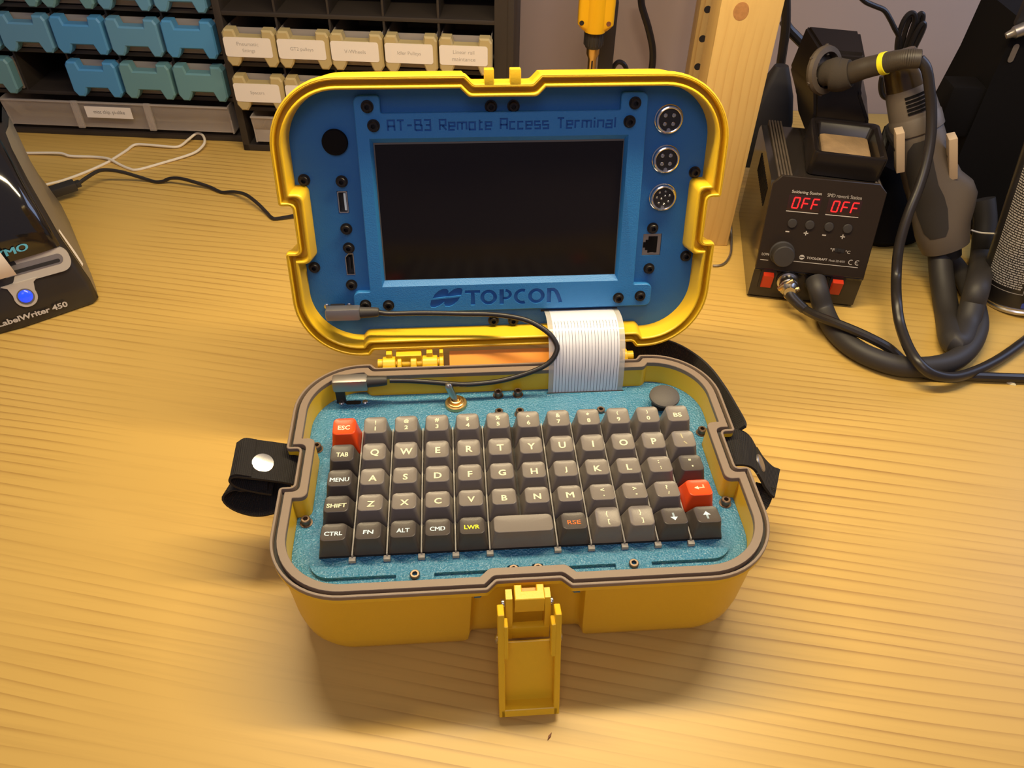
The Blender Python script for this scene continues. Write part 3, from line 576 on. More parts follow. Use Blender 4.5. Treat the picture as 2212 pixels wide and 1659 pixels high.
b = B(ML); brand_strokes(b, -13.1, -12.8); b.done('lettering', 'letter_shade_blue', bz, label='recessed maker name with a two-winged emblem')
b = B(ML); title_strokes(b, -12.9, -12.6); b.done('lettering', 'letter_shade_blue', bz, label='recessed title line')
b = B(ML); b.box(-79.1, 76.7, -41.5, 49.1, -15.9, -15.45); b.done('display_frame', 'screen_edge', T0)
b = B(ML); b.box(-78.4, 76.3, -41.2, 48.0, -15.9, -15.35, .1); b.done('display', 'screen', T0)
# socket screws of the lid
ls = screw_mesh(ML @ Matrix.Translation((-80.5, 71.3, -12)), 2.9, 3.2).done('screw', 'screw_black', T0, ang=40, loc=tuple(ML @ Vector((-80.5, 71.3, -12))))
def lscrew(u, v, w):
    o = ls.copy(); link(o, T0); p = ML @ Vector((u, v, w)); o.location = W(*p)-T0.location
for u, v in ((81, 71.3), (-77.7, 60.2), (78.4, 60.4), (-93.1, -57.3), (-77.7, -58.1), (79.6, -57.6), (94.7, -56.6)): lscrew(u, v, -12)
for u, v in ((-100.7, 25.7), (-123.8, 27.0), (-101, -5.2), (-100.8, -18.2), (-101.5, -44.2), (-124.5, -31), (100.2, -38.2), (100.2, -9.6), (124.8, -29.8), (124.2, 27.2), (-6.6, 69.6), (7.1, 69.6), (-6.5, -73.8), (7.3, -74.2)): lscrew(u, v, -16)
for u in (-119.6, -104.6):
    b = B(ML); b.lathe([(1.9, 0), (1.9, .8), (1.2, 1.2), (.4, 1.2)], (u, -59.4, -16), n=14); b.done('port_screw', 'steel', T0)
b = B(ML); b.prism(rrect(-117, -107.4, -61.3, -57.7, 1.7, 4), -16, -15.8); b.done('usb_port', 'black', T0)
# sockets set into the pockets of the lid panel
b = B(ML); b.loft([[(x, y, w) for x, y in rrect(-104.3-d, -98.3+d, 5.5-d, 19.3+d, .6, 2)] for d, w in ((-.55, -20.8), (-.55, -15.8), (.1, -15.75), (.1, -20.8))]); b.box(-104, -98.6, 5.8, 19, -20.9, -20.4)
up = b.done('usb_socket', 'steel', T0)
b = B(ML); b.box(-100.6, -99.2, 7, 18, -20.6, -16.2); b.done('tongue', 'leg_ice', up)
b = B(ML); b.box(-103.7, -100.7, 6.1, 18.7, -20.6, -20.2); b.done('socket_back', 'black', up)
hd = [(-103.9, -37.1), (-98.3, -37.1), (-98.3, -22.1), (-101.6, -22.1), (-103.9, -24.6), (-103.9, -34.6)]
b = B(ML); b.loft([[(x, y, w) for x, y in offset_poly(hd, d)] for d, w in ((.5, -20.8), (.5, -15.85), (0, -15.8), (0, -20.8))]); hp = b.done('video_socket', 'steel', T0)
b = B(ML); b.prism(offset_poly(hd, .45), -20.9, -20.3); b.box(-101.6, -100.6, -34, -25, -20.4, -17); b.done('socket_back', 'black', hp)
rj = [(94.6, -28.8), (106.8, -28.8), (106.8, -13.8), (94.6, -13.8)]
rin = [(98.2, -27.0), (104.4, -27.0), (104.4, -15.6), (98.2, -15.6), (98.2, -18), (96.4, -18), (96.4, -19.6), (94.9, -19.6), (94.9, -23.4), (96.4, -23.4), (96.4, -25.2), (98.2, -25.2)]
b = B(ML); b.prism(rj, -20.8, -16.6); np_ = b.done('network_socket', 'alu_grey', T0)
b = B(ML); b.prism(rin, -16.7, -16.4); b.done('socket_back', 'black_matte', np_)
b = B(ML); b.box(99.6, 102.4, -27.4, -26.8, -16.6, -16.2); b.done('contact', 'steel', np_)
# round connectors and the push button
def round_socket(u, v, pins, r):
    b = B(ML); b.lathe([(9.0, -16), (9.0, -14.6), (8.5, -14.2), (8.4, -13.2), (8.1, -12.2), (7.4, -11.9), (6.9, -12.1), (6.7, -13.6)], (u, v, 0), n=40); c = b.done('round_socket', 'chrome', T0)
    b = B(ML); b.lathe([(6.8, -16), (6.8, -13.5), (.1, -13.5)], (u, v, 0), n=32); b.done('insert', 'black', c)
    b = B(ML); b.lathe([(1.2, -13.6), (1.2, -13.0), (.2, -12.9)], (u, v-6.2, 0), n=12); b.done('key_notch', 'steel', c)
    p0 = None
    for x, y in pins:
        if p0 is None:
            b = B(ML); b.lathe([(r, -13.6), (r, -12.9), (r*.7, -12.6), (.05, -12.6)], (u+x, v+y, 0), n=12); p0 = b.done('pin', 'steel', c, loc=tuple(ML @ Vector((u+x, v+y, -13.6)))); xy = (x, y)
        else:
            q = p0.copy(); link(q, c); d = (ML.to_3x3() @ Vector((x-xy[0], y-xy[1], 0)))*.001; q.location = p0.location+d
quad = [(-2.6, 2.6), (2.6, 2.6), (-2.6, -2.6), (2.6, -2.6)]
round_socket(103.6, 60.8, quad, 1.25); round_socket(104.1, 36.2, quad, 1.25)
round_socket(104.6, 11.6, [(4.3*math.cos(rad(a)), 4.3*math.sin(rad(a))) for a in (75, 20, -35, -78, -128, 178, 128)]+[(1.0, 1.2), (-1.2, -.6)], .75)
b = B(ML); b.lathe([(7.9, -16), (7.9, -14.4), (7.4, -13.6), (4, -13.3), (.1, -13.25)], (-102.2, 50.0, 0), n=40); b.done('push_button', 'black_matte', T0, label='round black push button')
# ribbon cable
def ribbon_path():
    p0 = ML @ Vector((0, -67.6, -16.5)); p3 = Vector((0, 81.8, -4)); p1 = p0+LN*34+Vector((0, 0, 9)); p2 = p3+Vector((0, 2.5, 30))
    return [p0*(1-t)**3+p1*3*t*(1-t)**2+p2*3*t*t*(1-t)+p3*t**3 for t in [k/28 for k in range(29)]]
RP = ribbon_path()
def rib(x0, x1, th, off): 
    b = B(); n_ = len(RP); rings = []
    for i, p in enumerate(RP):
        t = (RP[min(i+1, n_-1)]-RP[max(i-1, 0)]).normalized(); nn = Vector((1, 0, 0)).cross(t); nn = -nn if nn.y > 0 else nn; q = p+nn*off
        k = i/(n_-1); sx = lambda x: x
        rings.append([(x0, *(q-nn*th/2).yz), (x1, *(q-nn*th/2).yz), (x1, *(q+nn*th/2).yz), (x0, *(q+nn*th/2).yz)])
    return b.loft(rings, True, True)
rc = rib(31.0, 75.5, .22, 0).done('ribbon_cable', 'ribbon', T0, label='white flat ribbon cable joining lid and base')
for a, c in ((27.6, 31.0), (75.5, 79.2)): rib(a, c, .2, 0).done('clear_edge', 'ribbon_clear', rc)
for k in range(20): rib(32.6+k*2.18, 32.85+k*2.18, .1, .13).done('conductor_line', 'ribbon_line', rc)
b = B(); b.box(26.8, 80.0, 81.0, 82.0, -2.42, -2.3); b.done('cable_slot', 'black', T0)
# hinge
b = B(); b.tube([(-88, 103.5, 10.2), (-43, 103.5, 10.2)], 3.4, 16, 0); hp_ = b.done('hinge_pin', 'case_yellow', T0)
b = B(); b.tube([(79, 103.5, 10.2), (89, 103.5, 10.2)], 3.4, 16, 0); b.done('hinge_pin', 'case_yellow', T0)
for x0, x1 in ((-84.5, -75.8), (-74.6, -71.6), (-65.6, -61.4), (-57.6, -47.2), (-46, -43), (80.5, 84.5)):
    b = B(); b.lathe([(5.2, x0), (5.8, x0+.4), (5.8, x1-.4), (5.2, x1)], (0, 102.5, 10), (1, 0, 0), 18); b.box(x0, x1, 95, 102, 3, 12.5, .5); b.done('hinge_knuckle', 'case_yellow', T0)
b = B(); b.box(-75.4, -58, 102, 109, 9, 18, .8); b.done('hinge_leaf', 'case_yellow', T0)
for x0, x1 in ((-82, -78), (-54.6, -50.4), (-45.8, -43.2)):
    b = B(); b.box(x0, x1, 103, 109, 9, 19, .6); b.done('hinge_tooth', 'case_yellow', T0)
b = B(); b.loft([[(-39, 94.4, 6.2), (79, 94.4, 6.2), (79, 108.5, 15.5), (-39, 108.5, 15.5)], [(-39, 94.4, 2), (79, 94.4, 2), (79, 110, 8), (-39, 110, 8)]], True, True); b.done('hinge_cover', 'case_orange_bounce', T0, label='bar behind the hinge with bounced light painted in as orange')
# latch on the front
lt = B(); lt.prism([(-8.2, -88.4), (7.3, -88.4), (7.3, -79.4), (3.4, -79.4), (3.4, -83.2), (-4.3, -83.2), (-4.3, -79.4), (-8.2, -79.4)], 2, 13.6, bev=.4); lat = lt.done('latch', 'case_yellow', T0, label='bright hook block of the latch')
b = B(); b.box(-4.2, 3.3, -83.1, -79.6, 2.4, 10.6); b.done('hook_tongue', 'case_orange_bounce', lat)
for x0, x1 in ((-12.8, -9.4), (7.6, 10.6)):
    b = B(); b.loft([[(x0, -80.5, 11.5), (x1, -80.5, 11.5), (x1, -86.5, 11.5), (x0, -86.5, 11.5)], [(x0, -81, 2), (x1, -81, 2), (x1, -90, 2), (x0, -90, 2)], [(x0, -83, -20), (x1, -83, -20), (x1, -91, -20), (x0, -91, -20)]], True, True); b.done('link_arm', 'case_yellow', lat)
b = B(); b.box(-12.6, 10.4, -90.8, -86.8, -20.5, -10, .6); b.done('link_bar', 'case_yellow', lat)
for x in (-14.2, 11.2):
    b = B(); b.lathe([(2.0, -.9), (2.2, -.5), (2.2, .5), (2.0, .9)], (x, -85.6, 6.5), (1, 0, 0), 12); b.done('pivot_pin', 'steel', lat)
def lever_pt(x, s_, dpt):           # s_ 0 top .. 1 tip, dpt outward
    a = Vector((0, -89.5, 12)); c = Vector((0, -111.5, -57.5)); d = (c-a).normalized(); nn = Vector((0, d.z, -d.y)); nn = -nn if nn.y > 0 else nn
    p = a.lerp(c, s_)+nn*dpt; return (x, p.y, p.z)
def lever_box(bd, x0, x1, s0, s1, d0, d1):
    bd.loft([[lever_pt(x0, s_, d0), lever_pt(x1, s_, d0), lever_pt(x1, s_, d1), lever_pt(x0, s_, d1)] for s_ in (s0, s1)], True, True)
b = B()
lever_box(b, -16.4, 14.2, .36, 1., -2.0, -.6)
lever_box(b, -17.6, -14.2, .02, 1., -2.0, 6.5); lever_box(b, 12.0, 15.2, .04, 1., -2.0, 6.5)
lever_box(b, -16.4, 14.2, .93, 1., -2.0, 6.5)
lever_box(b, -14.6, -12.4, .12, .42, 0, 7.2); lever_box(b, 10.0, 12.4, .12, .42, 0, 7.2)
bmesh.ops.bevel(b.bm, geom=b.bm.edges[:], offset=.0004, segments=1, affect='EDGES', clamp_overlap=True)
b.done('latch_lever', 'case_yellow', lat)
for x in (-18.2, 15.8):
    b = B(); p = lever_pt(x, .3, 1.5); b.lathe([(2.4, -.8), (2.6, 0), (1.6, .8), (.2, 1.0)], p, (1 if x > 0 else -1, 0, 0), 14); b.done('rivet', 'steel', lat)
# webbing with snap fasteners
b = B(); b.strip([(-129.5, 18.5, 2), (-137, 18.5, 6), (-146, 18, 9.4), (-155, 17.5, 12.4), (-163.5, 17, 14.6), (-167.5, 16.5, 12.6), (-166, 16, 8), (-158, 16, 3), (-147, 16, -1)], (.05, 1, 0), 30, 1.6); ws = b.done('webbing_strap', 'webbing', T0, label='black webbing tab with a shiny snap fastener')
b = B(); b.strip([(-157, 17.4, 13.9), (-164, 17.0, 16.2), (-168.5, 16.6, 14.2)], (.05, 1, 0), 29, 1.5); b.done('strap_fold', 'webbing', ws)
b = B(); b.strip([(-150, 15, 3), (-160, 14, 5), (-169, 13, 4), (-172, 11, -2), (-167, 9, -8), (-157, 8, -12), (-146, 9, -11), (-138, 10, -7)], (.12, 1, .15), 25, 1.6); b.done('strap_loop', 'webbing', ws)
sn = Vector((.323, -.186, .928)).normalized()
b = B(); b.lathe([(6.6, -1.0), (6.6, .3), (6.2, .75), (4, .95), (.2, 1.05)], (-151.6, 14.5, 12.4), sn, 36); b.done('snap_button', 'chrome', ws)
b = B(); b.strip([(129.5, 16, 3), (136, 16, 7), (143, 15, 7.2), (148, 13.5, 4.5), (152.5, 11, -1), (157, 8, -8)], (.1, 1, .05), 29, 1.6); wr = b.done('webbing_strap', 'webbing', T0, label='black webbing tab turned down beside the case')
b = B(); b.strip([(151.6, 9.5, 1.2), (156.6, 6.5, -6), (161.5, 3, -10.5), (165, 1, -12)], (.22, 1, -.05), 28, 1.6); b.done('strap_fold', 'webbing', wr)
b = B(); b.strip([(156, -2, -9), (152, -9, -16), (146, -13, -18), (141, -10, -12), (140, -4, -6)], (.1, .8, .6), 12, 1.6); b.done('strap_loop', 'webbing', wr)
b = B(); b.lathe([(6.0, -.5), (6.0, .3), (5.4, .8), (.2, 1.0)], (155.0, 10.0, -2.2), (.80, -.18, .57), 28); b.done('snap_button', 'alu_grey', wr)
b = B(); b.strip([(92, 130, -12), (108, 130, -10), (122, 124, -9), (133, 111, -8), (140.5, 93, -6), (143.5, 70, -4), (143, 50, -1), (142, 34, 2), (140.5, 30, 3)], [(0, .1, 1), (0, .2, 1), (.1, .2, 1), (.15, .1, 1), (.3, 0, .9), (.5, 0, .8), (.6, 0, .7)], 24, 1.8); b.done('carry_strap', 'webbing', T0, label='black webbing strap curving round the rear corner')
# ---------------------------------------------------------------- short usb cable between lid and base
U = thing('usb_cable', 'short black cable with silver right-angle plugs looping from lid to keyboard panel', 'cable', (-104, 79, -2))
b = B(); b.tube(DATA['usb_cable'], 1.75, 12, 4); b.done('cord', 'cable_black', U)
b = B(); b.box(-116.2, -93.0, 76.0, 84.4, 10.2, 19.6, 1.8); q = b.done('plug', 'alu_grey', U)
b = B(); b.box(-115.4, -109.4, 79.4, 82.2, -2.4, 11); b.done('plug_tip', 'black', q)
b = B(); b.tube([(-93.4, 80.3, 15.4), (-83, 80.4, 15.6), (-80.5, 80.5, 15.5)], lambda t: 4.0-1.3*t, 14, 4); b.done('strain_relief', 'rubber', q)
b = B(ML); b.box(-118.4, -95.6, -62.4, -54.2, -6.4, 2.6, 1.8); q = b.done('plug', 'alu_grey', U)
b = B(ML); b.box(-117, -107.5, -61, -57.8, -16, -5); b.done('plug_tip', 'black', q)
b = B(ML); b.tube([(-96, -58.4, -2), (-86, -58.4, -2), (-83.5, -58.4, -2)], lambda t: 3.9-1.2*t, 14, 4); b.done('strain_relief', 'rubber', q)
# ================================================================ drawer cabinets (bench frame MW)
def hpoly(w, h):
    """notched drawer front: ears on top, legs below"""
    P_ = [(0, .16*h), (.075*w, .0), (.20*w, -.0), (.25*w, .10*h), (.30*w, .26*h), (.72*w, .26*h), (.77*w, .08*h), (.80*w, 0), (.93*w, 0), (w, .14*h), (w, .88*h), (.95*w, h), (.76*w, h), (.735*w, .80*h), (.27*w, .80*h), (.235*w, h), (.05*w, h), (0, .90*h)]
    return P_
def drawer_front_mesh(w, h, dep):
    bm = bmesh.new(); P_ = hpoly(w, h); ins = offset_poly(P_, 1.6)
    R = [[bm.verts.new(Vector((x, y, z))*.001) for x, z, y in [(p[0], p[1], yy) for p in pp]] for pp, yy in ((P_, dep), (P_, 1.8), (ins, 0))]
    for a, c in zip(R, R[1:]):
        for i in range(len(a)): bm.faces.new((a[i], a[(i+1) % len(a)], c[(i+1) % len(a)], c[i]))
    bm.faces.new(R[-1]); bm.faces.new(R[0][::-1]); bmesh.ops.recalc_face_normals(bm, faces=bm.faces[:])
    rot = MW.to_3x3()
    for v in bm.verts: v.co = rot @ v.co
    me = bpy.data.meshes.new('drawer_front'); bm.to_mesh(me); bm.free(); return me
def tray_mesh(w, h, dep):
    b2 = bmesh.new(); t = 1.2
    for x0, x1, y0, y1, z0, z1 in ((0, w, 0, dep, 0, t), (0, t, 0, dep, 0, h), (w-t, w, 0, dep, 0, h), (0, w, dep-t, dep, 0, h), (0, w, 0, t, 0, h)):
        bmesh.ops.create_cube(b2, size=1., matrix=Matrix.Translation((((x0+x1)/2)*.001, ((y0+y1)/2)*.001, ((z0+z1)/2)*.001)) @ Matrix.Diagonal(((x1-x0)*.001, (y1-y0)*.001, (z1-z0)*.001, 1)))
    rot = MW.to_3x3()
    for v in b2.verts: v.co = rot @ v.co
    me = bpy.data.meshes.new('drawer'); b2.to_mesh(me); b2.free(); me.materials.append(MATS['clear_plastic']); return me
def drawer(parent, x, yfront, z, w, h, tray_me, front_me, material, text=None, label=None):
    o = bpy.data.objects.new('drawer', tray_me); link(o, parent); o.location = W(*wf(x+1, yfront+14, z))-origin(parent)
    if label: o['label'] = label
    fr = bpy.data.objects.new('drawer_front', front_me[material]); link(fr, o); fr.location = W(*wf(x, yfront, z-1))-W(*wf(x+1, yfront+14, z))
    if text is not None:
        b = B(MW); b.prism(rrect(x+.6, x+50.6, -(z+29.6), -(z+9.6), 2.6, 4), 0, .4, T=Matrix.Translation((0, yfront-.5, 0)) @ Matrix(((1, 0, 0, 0), (0, 0, 1, 0), (0, -1, 0, 0), (0, 0, 0, 1))))
        b.done('label', 'paper', o)
        if text:
            b = B(MW)
            for i, ln in enumerate(text):
                n_ = len(text); T_ = frame((x+25.8, yfront-.52, z+19.6+(n_-1-2*i)*3.6), (1, 0, 0), (0, 0, 1)); text_on(b, ln, T_, 4.6 if any(c in ln for c in 'pgyj') else 3.8, None, -.008, .1)
            b.done('lettering', 'ink_soft', o)
    return o
def cabinet_frame(parent, x0, x1, yf_, yb, z0, z1, cols, rows, side=5.):
    """open-fronted frame: sides, back, shelves between rows, dividers between columns"""
    b = B(MW); b.box(x0, x0+side, yf_, yb, z0, z1, .8); b.box(x1-side, x1, yf_, yb, z0, z1, .8); b.box(x0, x1, yb-3, yb, z0, z1); b.box(x0, x1, yf_, yb, z0, z0+8, .8); b.box(x0, x1, yf_, yb, z1-4, z1)
    o = b.done('frame', 'cab_black', parent)
    for z in rows:
        b = B(MW); b.box(x0+side, x1-side, yf_+.6, yb-3, z-2.2, z+2.2, .5); b.done('shelf', 'cab_black', parent)
    for (x, za, zb) in cols:
        b = B(MW); b.box(x-1.1, x+1.1, yf_+1.5, yb-3, za, zb); b.done('partition', 'cab_black', parent)
CA = thing('storage_cabinet', 'black drawer cabinet with blue notched drawer fronts above one wide clear drawer', 'cabinet', tuple(wf(-535, 552, -60)), 'drawer cabinets along the wall')
FA = drawer_front_mesh(56, 39, 12); tA = tray_mesh(54, 36, 120)
fa = {}
for m in ('drawer_blue', 'drawer_teal', 'drawer_azure'):
    me = FA.copy(); me.materials.append(MATS[m]); fa[m] = me
xs = [-707.5+60*i for i in range(6)]
cabinet_frame(CA, -730, -346, 552, 700, -60, 186, [(x-2, -8, 182) for x in xs[1:]], [-9.5, 38, 85.5, 133])
k = 0
pal = {(0, 2): 'drawer_blue', (0, 3): 'drawer_azure', (0, 4): 'drawer_blue', (0, 5): 'drawer_azure', (1, 5): 'drawer_teal', (1, 4): 'drawer_teal', (1, 3): 'drawer_azure', (1, 1): 'drawer_teal', (2, 3): 'drawer_teal', (2, 2): 'drawer_teal'}
for r, z in enumerate((41.5, -6, 89, 136.5)):
    for c, x in enumerate(xs):
        if (r, c) in ((1, 2), (2, 0), (3, 1), (1, 0)): continue
        px_ = -527.5+60*(c-3) if True else x
        drawer(CA, px_, 539, z, 56, 39, tA, fa, pal.get((r, c), 'drawer_blue'))
# the wide clear drawer at the foot of the blue cabinet
def clear_bin(parent, x0, x1, yf_, z0, z1, dep, slant=6.):
    b = B(MW)
    prof = [(yf_, z1), (yf_+2.5, (z0+z1)/2+1), (yf_+4, (z0+z1)/2-1), (yf_+slant, z0)]
    b.loft([[(x0, y, z), (x1, y, z), (x1-2 if z < (z0+z1)/2 else x1, y+1.6, z), (x0, y+1.6, z)] for y, z in prof], True, True)
    b.box(x0, x0+1.6, yf_+3, yf_+dep, z0, z1); b.box(x1-1.6, x1, yf_+3, yf_+dep, z0, z1); b.box(x0, x1, yf_+slant, yf_+dep, z0, z0+1.6); b.box(x0, x1, yf_+dep-1.6, yf_+dep, z0, z1)
    b.box(x0, x1, yf_-1.5, yf_+1.6, z1-1.6, z1, .5)
    return b
bw = clear_bin(CA, -619, -355, 540, -46, -13, 130)
bw.box(-536, -528, 537.5, 541, -44, -12, 1.); bw.box(-452, -444, 537.5, 541, -44, -12, 1.)
dw = bw.done('drawer', 'clear_plastic', CA, label='wide clear plastic drawer')
b = B(MW); b.box(-521, -467.5, 538.0, 538.5, -30.5, -17.5); b.done('label', 'paper', dw)
b = B(MW); text_on(b, 'misc chip. pi-alike', frame((-493.5, 537.98, -24), (1, 0, 0), (0, 0, 1)), 5.6, 36, -.006, .1); b.done('lettering', 'ink', dw)
CB = thing('storage_cabinet', 'black drawer cabinet with cream drawer fronts and white name labels below empty pigeonholes', 'cabinet', tuple(wf(-188, 531, -60)), 'drawer cabinets along the wall')
FB = drawer_front_mesh(55, 38, 12); tB = tray_mesh(53, 35, 120); fb = {}
me = FB.copy(); me.materials.append(MATS['drawer_cream']); fb['drawer_cream'] = me
xb = [-334.3, -277.8, -222, -165.4, -108.6]
cabinet_frame(CB, -343, -32, 531, 690, -60, 186, [(x-1.2, -8, 182) for x in xb[1:]], [-9.5, 40.0, 92, 140], 8.)
b = B(MW); b.box(-52, -38, 531, 690, -60, 186); b.done('side_panel', 'cab_black', CB)
names = [['Pneumatic', 'fittings'], ['GT2 pulleys'], ['V-Wheels'], ['Idler Pulleys'], ['Linear rail', 'maintance']]
for i, x in enumerate(xb): drawer(CB, x, 518, 43.4, 55, 38, tB, fb, 'drawer_cream', names[i])
for i, x in enumerate(xb):
    drawer(CB, x, 518, -5, 55, 38, tB, fb, 'drawer_cream', ['Spacers'] if i == 0 else [])
bw = clear_bin(CB, -324, -60, 522, -46, -14, 130, 5); bw.done('drawer', 'clear_plastic', CB, label='wide clear plastic drawer mostly behind the lid')
for x, y, z, sx, sy, sz in ((-92, 600, 94.3, 26, 40, 18), (-66, 592, 94.3, 9, 30, 26)):
    b = B(MW); b.box(x, x+sx, y, y+sy, z, z+sz, 2); o = b.done('scrap_block', 'black'); tag(o, 'small black block lying in the last pigeonhole' if sx > 20 else 'narrow black block standing at the pigeonhole side', 'block')
# ================================================================ shelf uprights
SF = thing('shelf_frame', 'knotted pine shelf upright standing on the bench behind the case', 'shelf', tuple(wf(169, 374, -60)))
MP = yaw(wf(167, 372, 0), -WA)
b = B(MP); b.box(-25.2, 25.2, 0, 44, -60, 420, 2.); po = b.done('post', 'pine', SF)
kn = po.location + SF.location
b = B(MP); b.loft([[(-8.0+r_*math.cos(k*PI/12), y_, 161+1.15*r_*math.sin(k*PI/12)) for k in range(24)] for r_, y_ in ((6.4, .5), (6.2, -.2), (4, -.3), (.1, -.3))]); b.done('knot', 'knot_brown', SF)
MQ = yaw(wf(188, 646, 0), -WA)
b = B(MQ); b.box(-15.4, 9.5, 0, 30, -60, 420, 1.5); b.box(9, 34, 4, 24, 62, 420, 1.5); p2 = b.done('post', 'pine', SF)
for k in range(9):
    b = B(MQ); b.lathe([(4.2, -.25), (4.0, .1), (.1, .1)], (-6.2, -.1, 77.5-32.2*3+32.2*k), (0, -1, 0), 16); b.done('peg_hole', 'groove_black', p2)
for z in (-20, 330):
    b = B(); b.tube([tuple(wf(170, 400, z)), tuple(wf(186, 660, z))], 8, 12, 0); b.done('rung', 'pine', SF)
b = B(MW); b.lathe([(9, -60), (9, 120), (7, 124)], (196, 600, 0), n=20); o = b.done('white_rod', 'white_paint'); tag(o, 'white painted rod standing behind the knotted pine post', 'rod')
# ================================================================ things hanging at the wall
HT = thing('hand_tool', 'yellow handheld tool with black collar and slotted brass tip hanging nose down', 'tool', tuple(DATA['tool'][5]))
MT = yaw(wf(52.0, 560, 18), -WA)
b = B(MT)
sect = lambda w, d, r: rrect(-w, w, -d, d, r, 5)
b.loft([[(x, y, z) for x, y in sect(w, d, r)] for w, d, r, z in ((14, 11, 9, 63), (16.5, 13, 9, 66), (18.6, 14, 5, 70), (18.8, 14, 5, 76), (18.8, 14, 5, 150), (17, 13, 6, 260))], True, True)
b.loft([[(x, y, z) for x, y in sect(w, d, r)] for w, d, r, z in ((11, 15.6, 10, 62), (12.5, 16.6, 11, 70), (12.5, 16.6, 11, 260))], True, True)
tb = b.done('tool_body', 'tool_yellow', HT)
for x in (-14.6, 13.2):
    b = B(MT); b.lathe([(2.5, 0), (2.3, .5), (1.0, .4), (.1, .2)], (x, -14.0, 72.5), (0, -1, 0), 14); b.done('screw', 'rust' if x > 0 else 'black', HT)
b = B(MT); b.lathe([(9.5, 64), (10.4, 60), (10.2, 48), (8.6, 44), (7.0, 43)], n=28)
for k in range(18): b.box(9.6, 10.7, -.7, .7, 47, 60, 0, Matrix.Rotation(k*PI/9, 4, 'Z'))
b.done('collar', 'rubber', HT)
b = B(MT); b.lathe([(7.2, 45), (7.0, 37), (4.6, 32), (4.2, 4), (3.2, 0)], n=20); tp_ = b.done('tip', 'brass', HT)
b = B(MT); b.prism(rrect(-.9, .9, 20, 31, .9, 4), 0, .4, T=Matrix.Translation((0, -4.2, 0)) @ Matrix.Rotation(PI/2, 4, 'X')); b.done('tip_slot', 'black', tp_)
b = B(MW); b.box(62, 78, 604, 624, -60, 95, 1); o = b.done('mounting_rail', 'cab_black'); tag(o, 'black upright rail behind the yellow handheld tool', 'rail')
def cord(key, r, label, name='cord', cat='cable', material='cable_black', n=10, sm=5):
    b = B(); b.tube(DATA[key], r, n, sm); o = b.done(name, material); return tag(o, label, cat)
cord('wall_cord', 4.2, 'black cord hanging down the wall between yellow tool and pine post')
cord('hook_cord', 2.8, 'black cord loop peeping over the lid beside the black rail')
cord('post_cord', 4.6, 'black cord running down close behind the knotted pine post')
cord('right_cord', 2.6, 'thin black cord running from the top edge to the coiled bundle')
AD = thing('power_adapter', 'dark plug adapter with a short cord behind the soldering station', 'adapter', tuple(DATA['adapter'][2]))
b = B(MW @ Matrix.Translation((238, 500, 0))); b.loft([[(x, y, z) for x, y in rrect(-s_, s_, -s_*.8, s_*.8, 6, 4)] for s_, z in ((23, -30), (22, 20), (17, 45), (11, 62), (7, 72))], True, True); b.done('adapter_body', 'rubber', AD)
b = B(); b.tube(DATA['post_cord2'], 5.0, 10, 5); b.done('cord', 'cable_black', AD)
BU = thing('cord_bundle', 'folded bundle of thin black cord standing above the heat gun', 'cable', tuple(DATA['bundle'][0][0]))
for k, pth in enumerate(DATA['bundle']):
    b = B(); b.tube(pth, 2.7, 8, 5); b.done('cord_loop', 'cable_black', BU)
for pth in DATA['bundle2']:
    b = B(); b.tube(pth, 2.7, 8, 5); b.done('cord_loop', 'cable_black', BU)
# ================================================================ soldering station
SA = rad(13.3); so = wf(244, 282.5, -60)
MS = yaw(so, -SA)
ST = thing('soldering_station', 'black soldering and hot-air station with two red OFF displays', 'soldering station', tuple(so))
b = B(MS)
sec = [(0, 4), (0, 30), (-2, 33), (21, 104), (150, 101), (150, 0), (4, 0)]          # y, z
def inset(x, cut_): return [(x, y, z) for y, z in sec]
b.loft([[(-46.5, y, z) for y, z in sec], [(46.5, y, z) for y, z in sec]], True, True)
bmesh.ops.bevel(b.bm, geom=[e for e in b.bm.edges if abs(e.calc_length()-.093) < .001 and e.verts[0].co.z > .09], offset=.007, segments=1, affect='EDGES')
sb = b.done('housing', 'station_side', ST)
pn = Vector((0, -71, 21)).normalized(); pu = Vector((0, 21, 71)).normalized()
MPN = MS @ frame((0, -2, 33), (1, 0, 0), pu)
b = B(MPN); b.prism([(-46.5, 1), (46.2, 1), (46.5, 76), (39.5, 82.5), (-39.8, 82.5), (-46.5, 75)], -3, 1.2, bev=.6); fp = b.done('front_panel', 'station_panel', ST)
for x0, x1 in ((-31, -4), (1.5, 29)):
    b = B(MPN); b.box(x0, x1, 54.5, 67.5, 1, 1.35, .1); dsp = b.done('led_display', 'display_dark', ST)
    b = B(MPN); b.box(x0, x1-.4, 53.2, 53.8, 1.2, 1.5); b.done('trim_line', 'print_grey', dsp)
    b = B(MPN)
    for i, ch in enumerate('0FF'):
        cx = x0+4.4+i*7.9; sl_ = lambda x, y: (x+(y-61)*.12, y)
        seg = {'a': ((0, 65.4), (4.6, 65.4)), 'b': ((4.6, 65.2), (4.6, 61.2)), 'c': ((4.6, 60.8), (4.6, 56.8)), 'd': ((0, 56.6), (4.6, 56.6)), 'e': ((0, 60.8), (0, 56.8)), 'f': ((0, 65.2), (0, 61.2)), 'g': ((0, 61), (4.2, 61))}
        for s_ in ('abcdef' if ch == '0' else 'aefg'):
            p, q = seg[s_]; stroke([sl_(cx+p[0], p[1]), sl_(cx+q[0], q[1])], 1.05, 1.3, 1.5, b)
    b.done('digits', 'led_red', dsp)
b = B(MPN)
text_on(b, 'Soldering Station', frame((-17.3, 69.9, 1.2), (1, 0, 0), (0, 1, 0)), 3.2, 24.5, .008); text_on(b, 'SMD rework Station', frame((13.6, 69.9, 1.2), (1, 0, 0), (0, 1, 0)), 3.0, 28, .008)
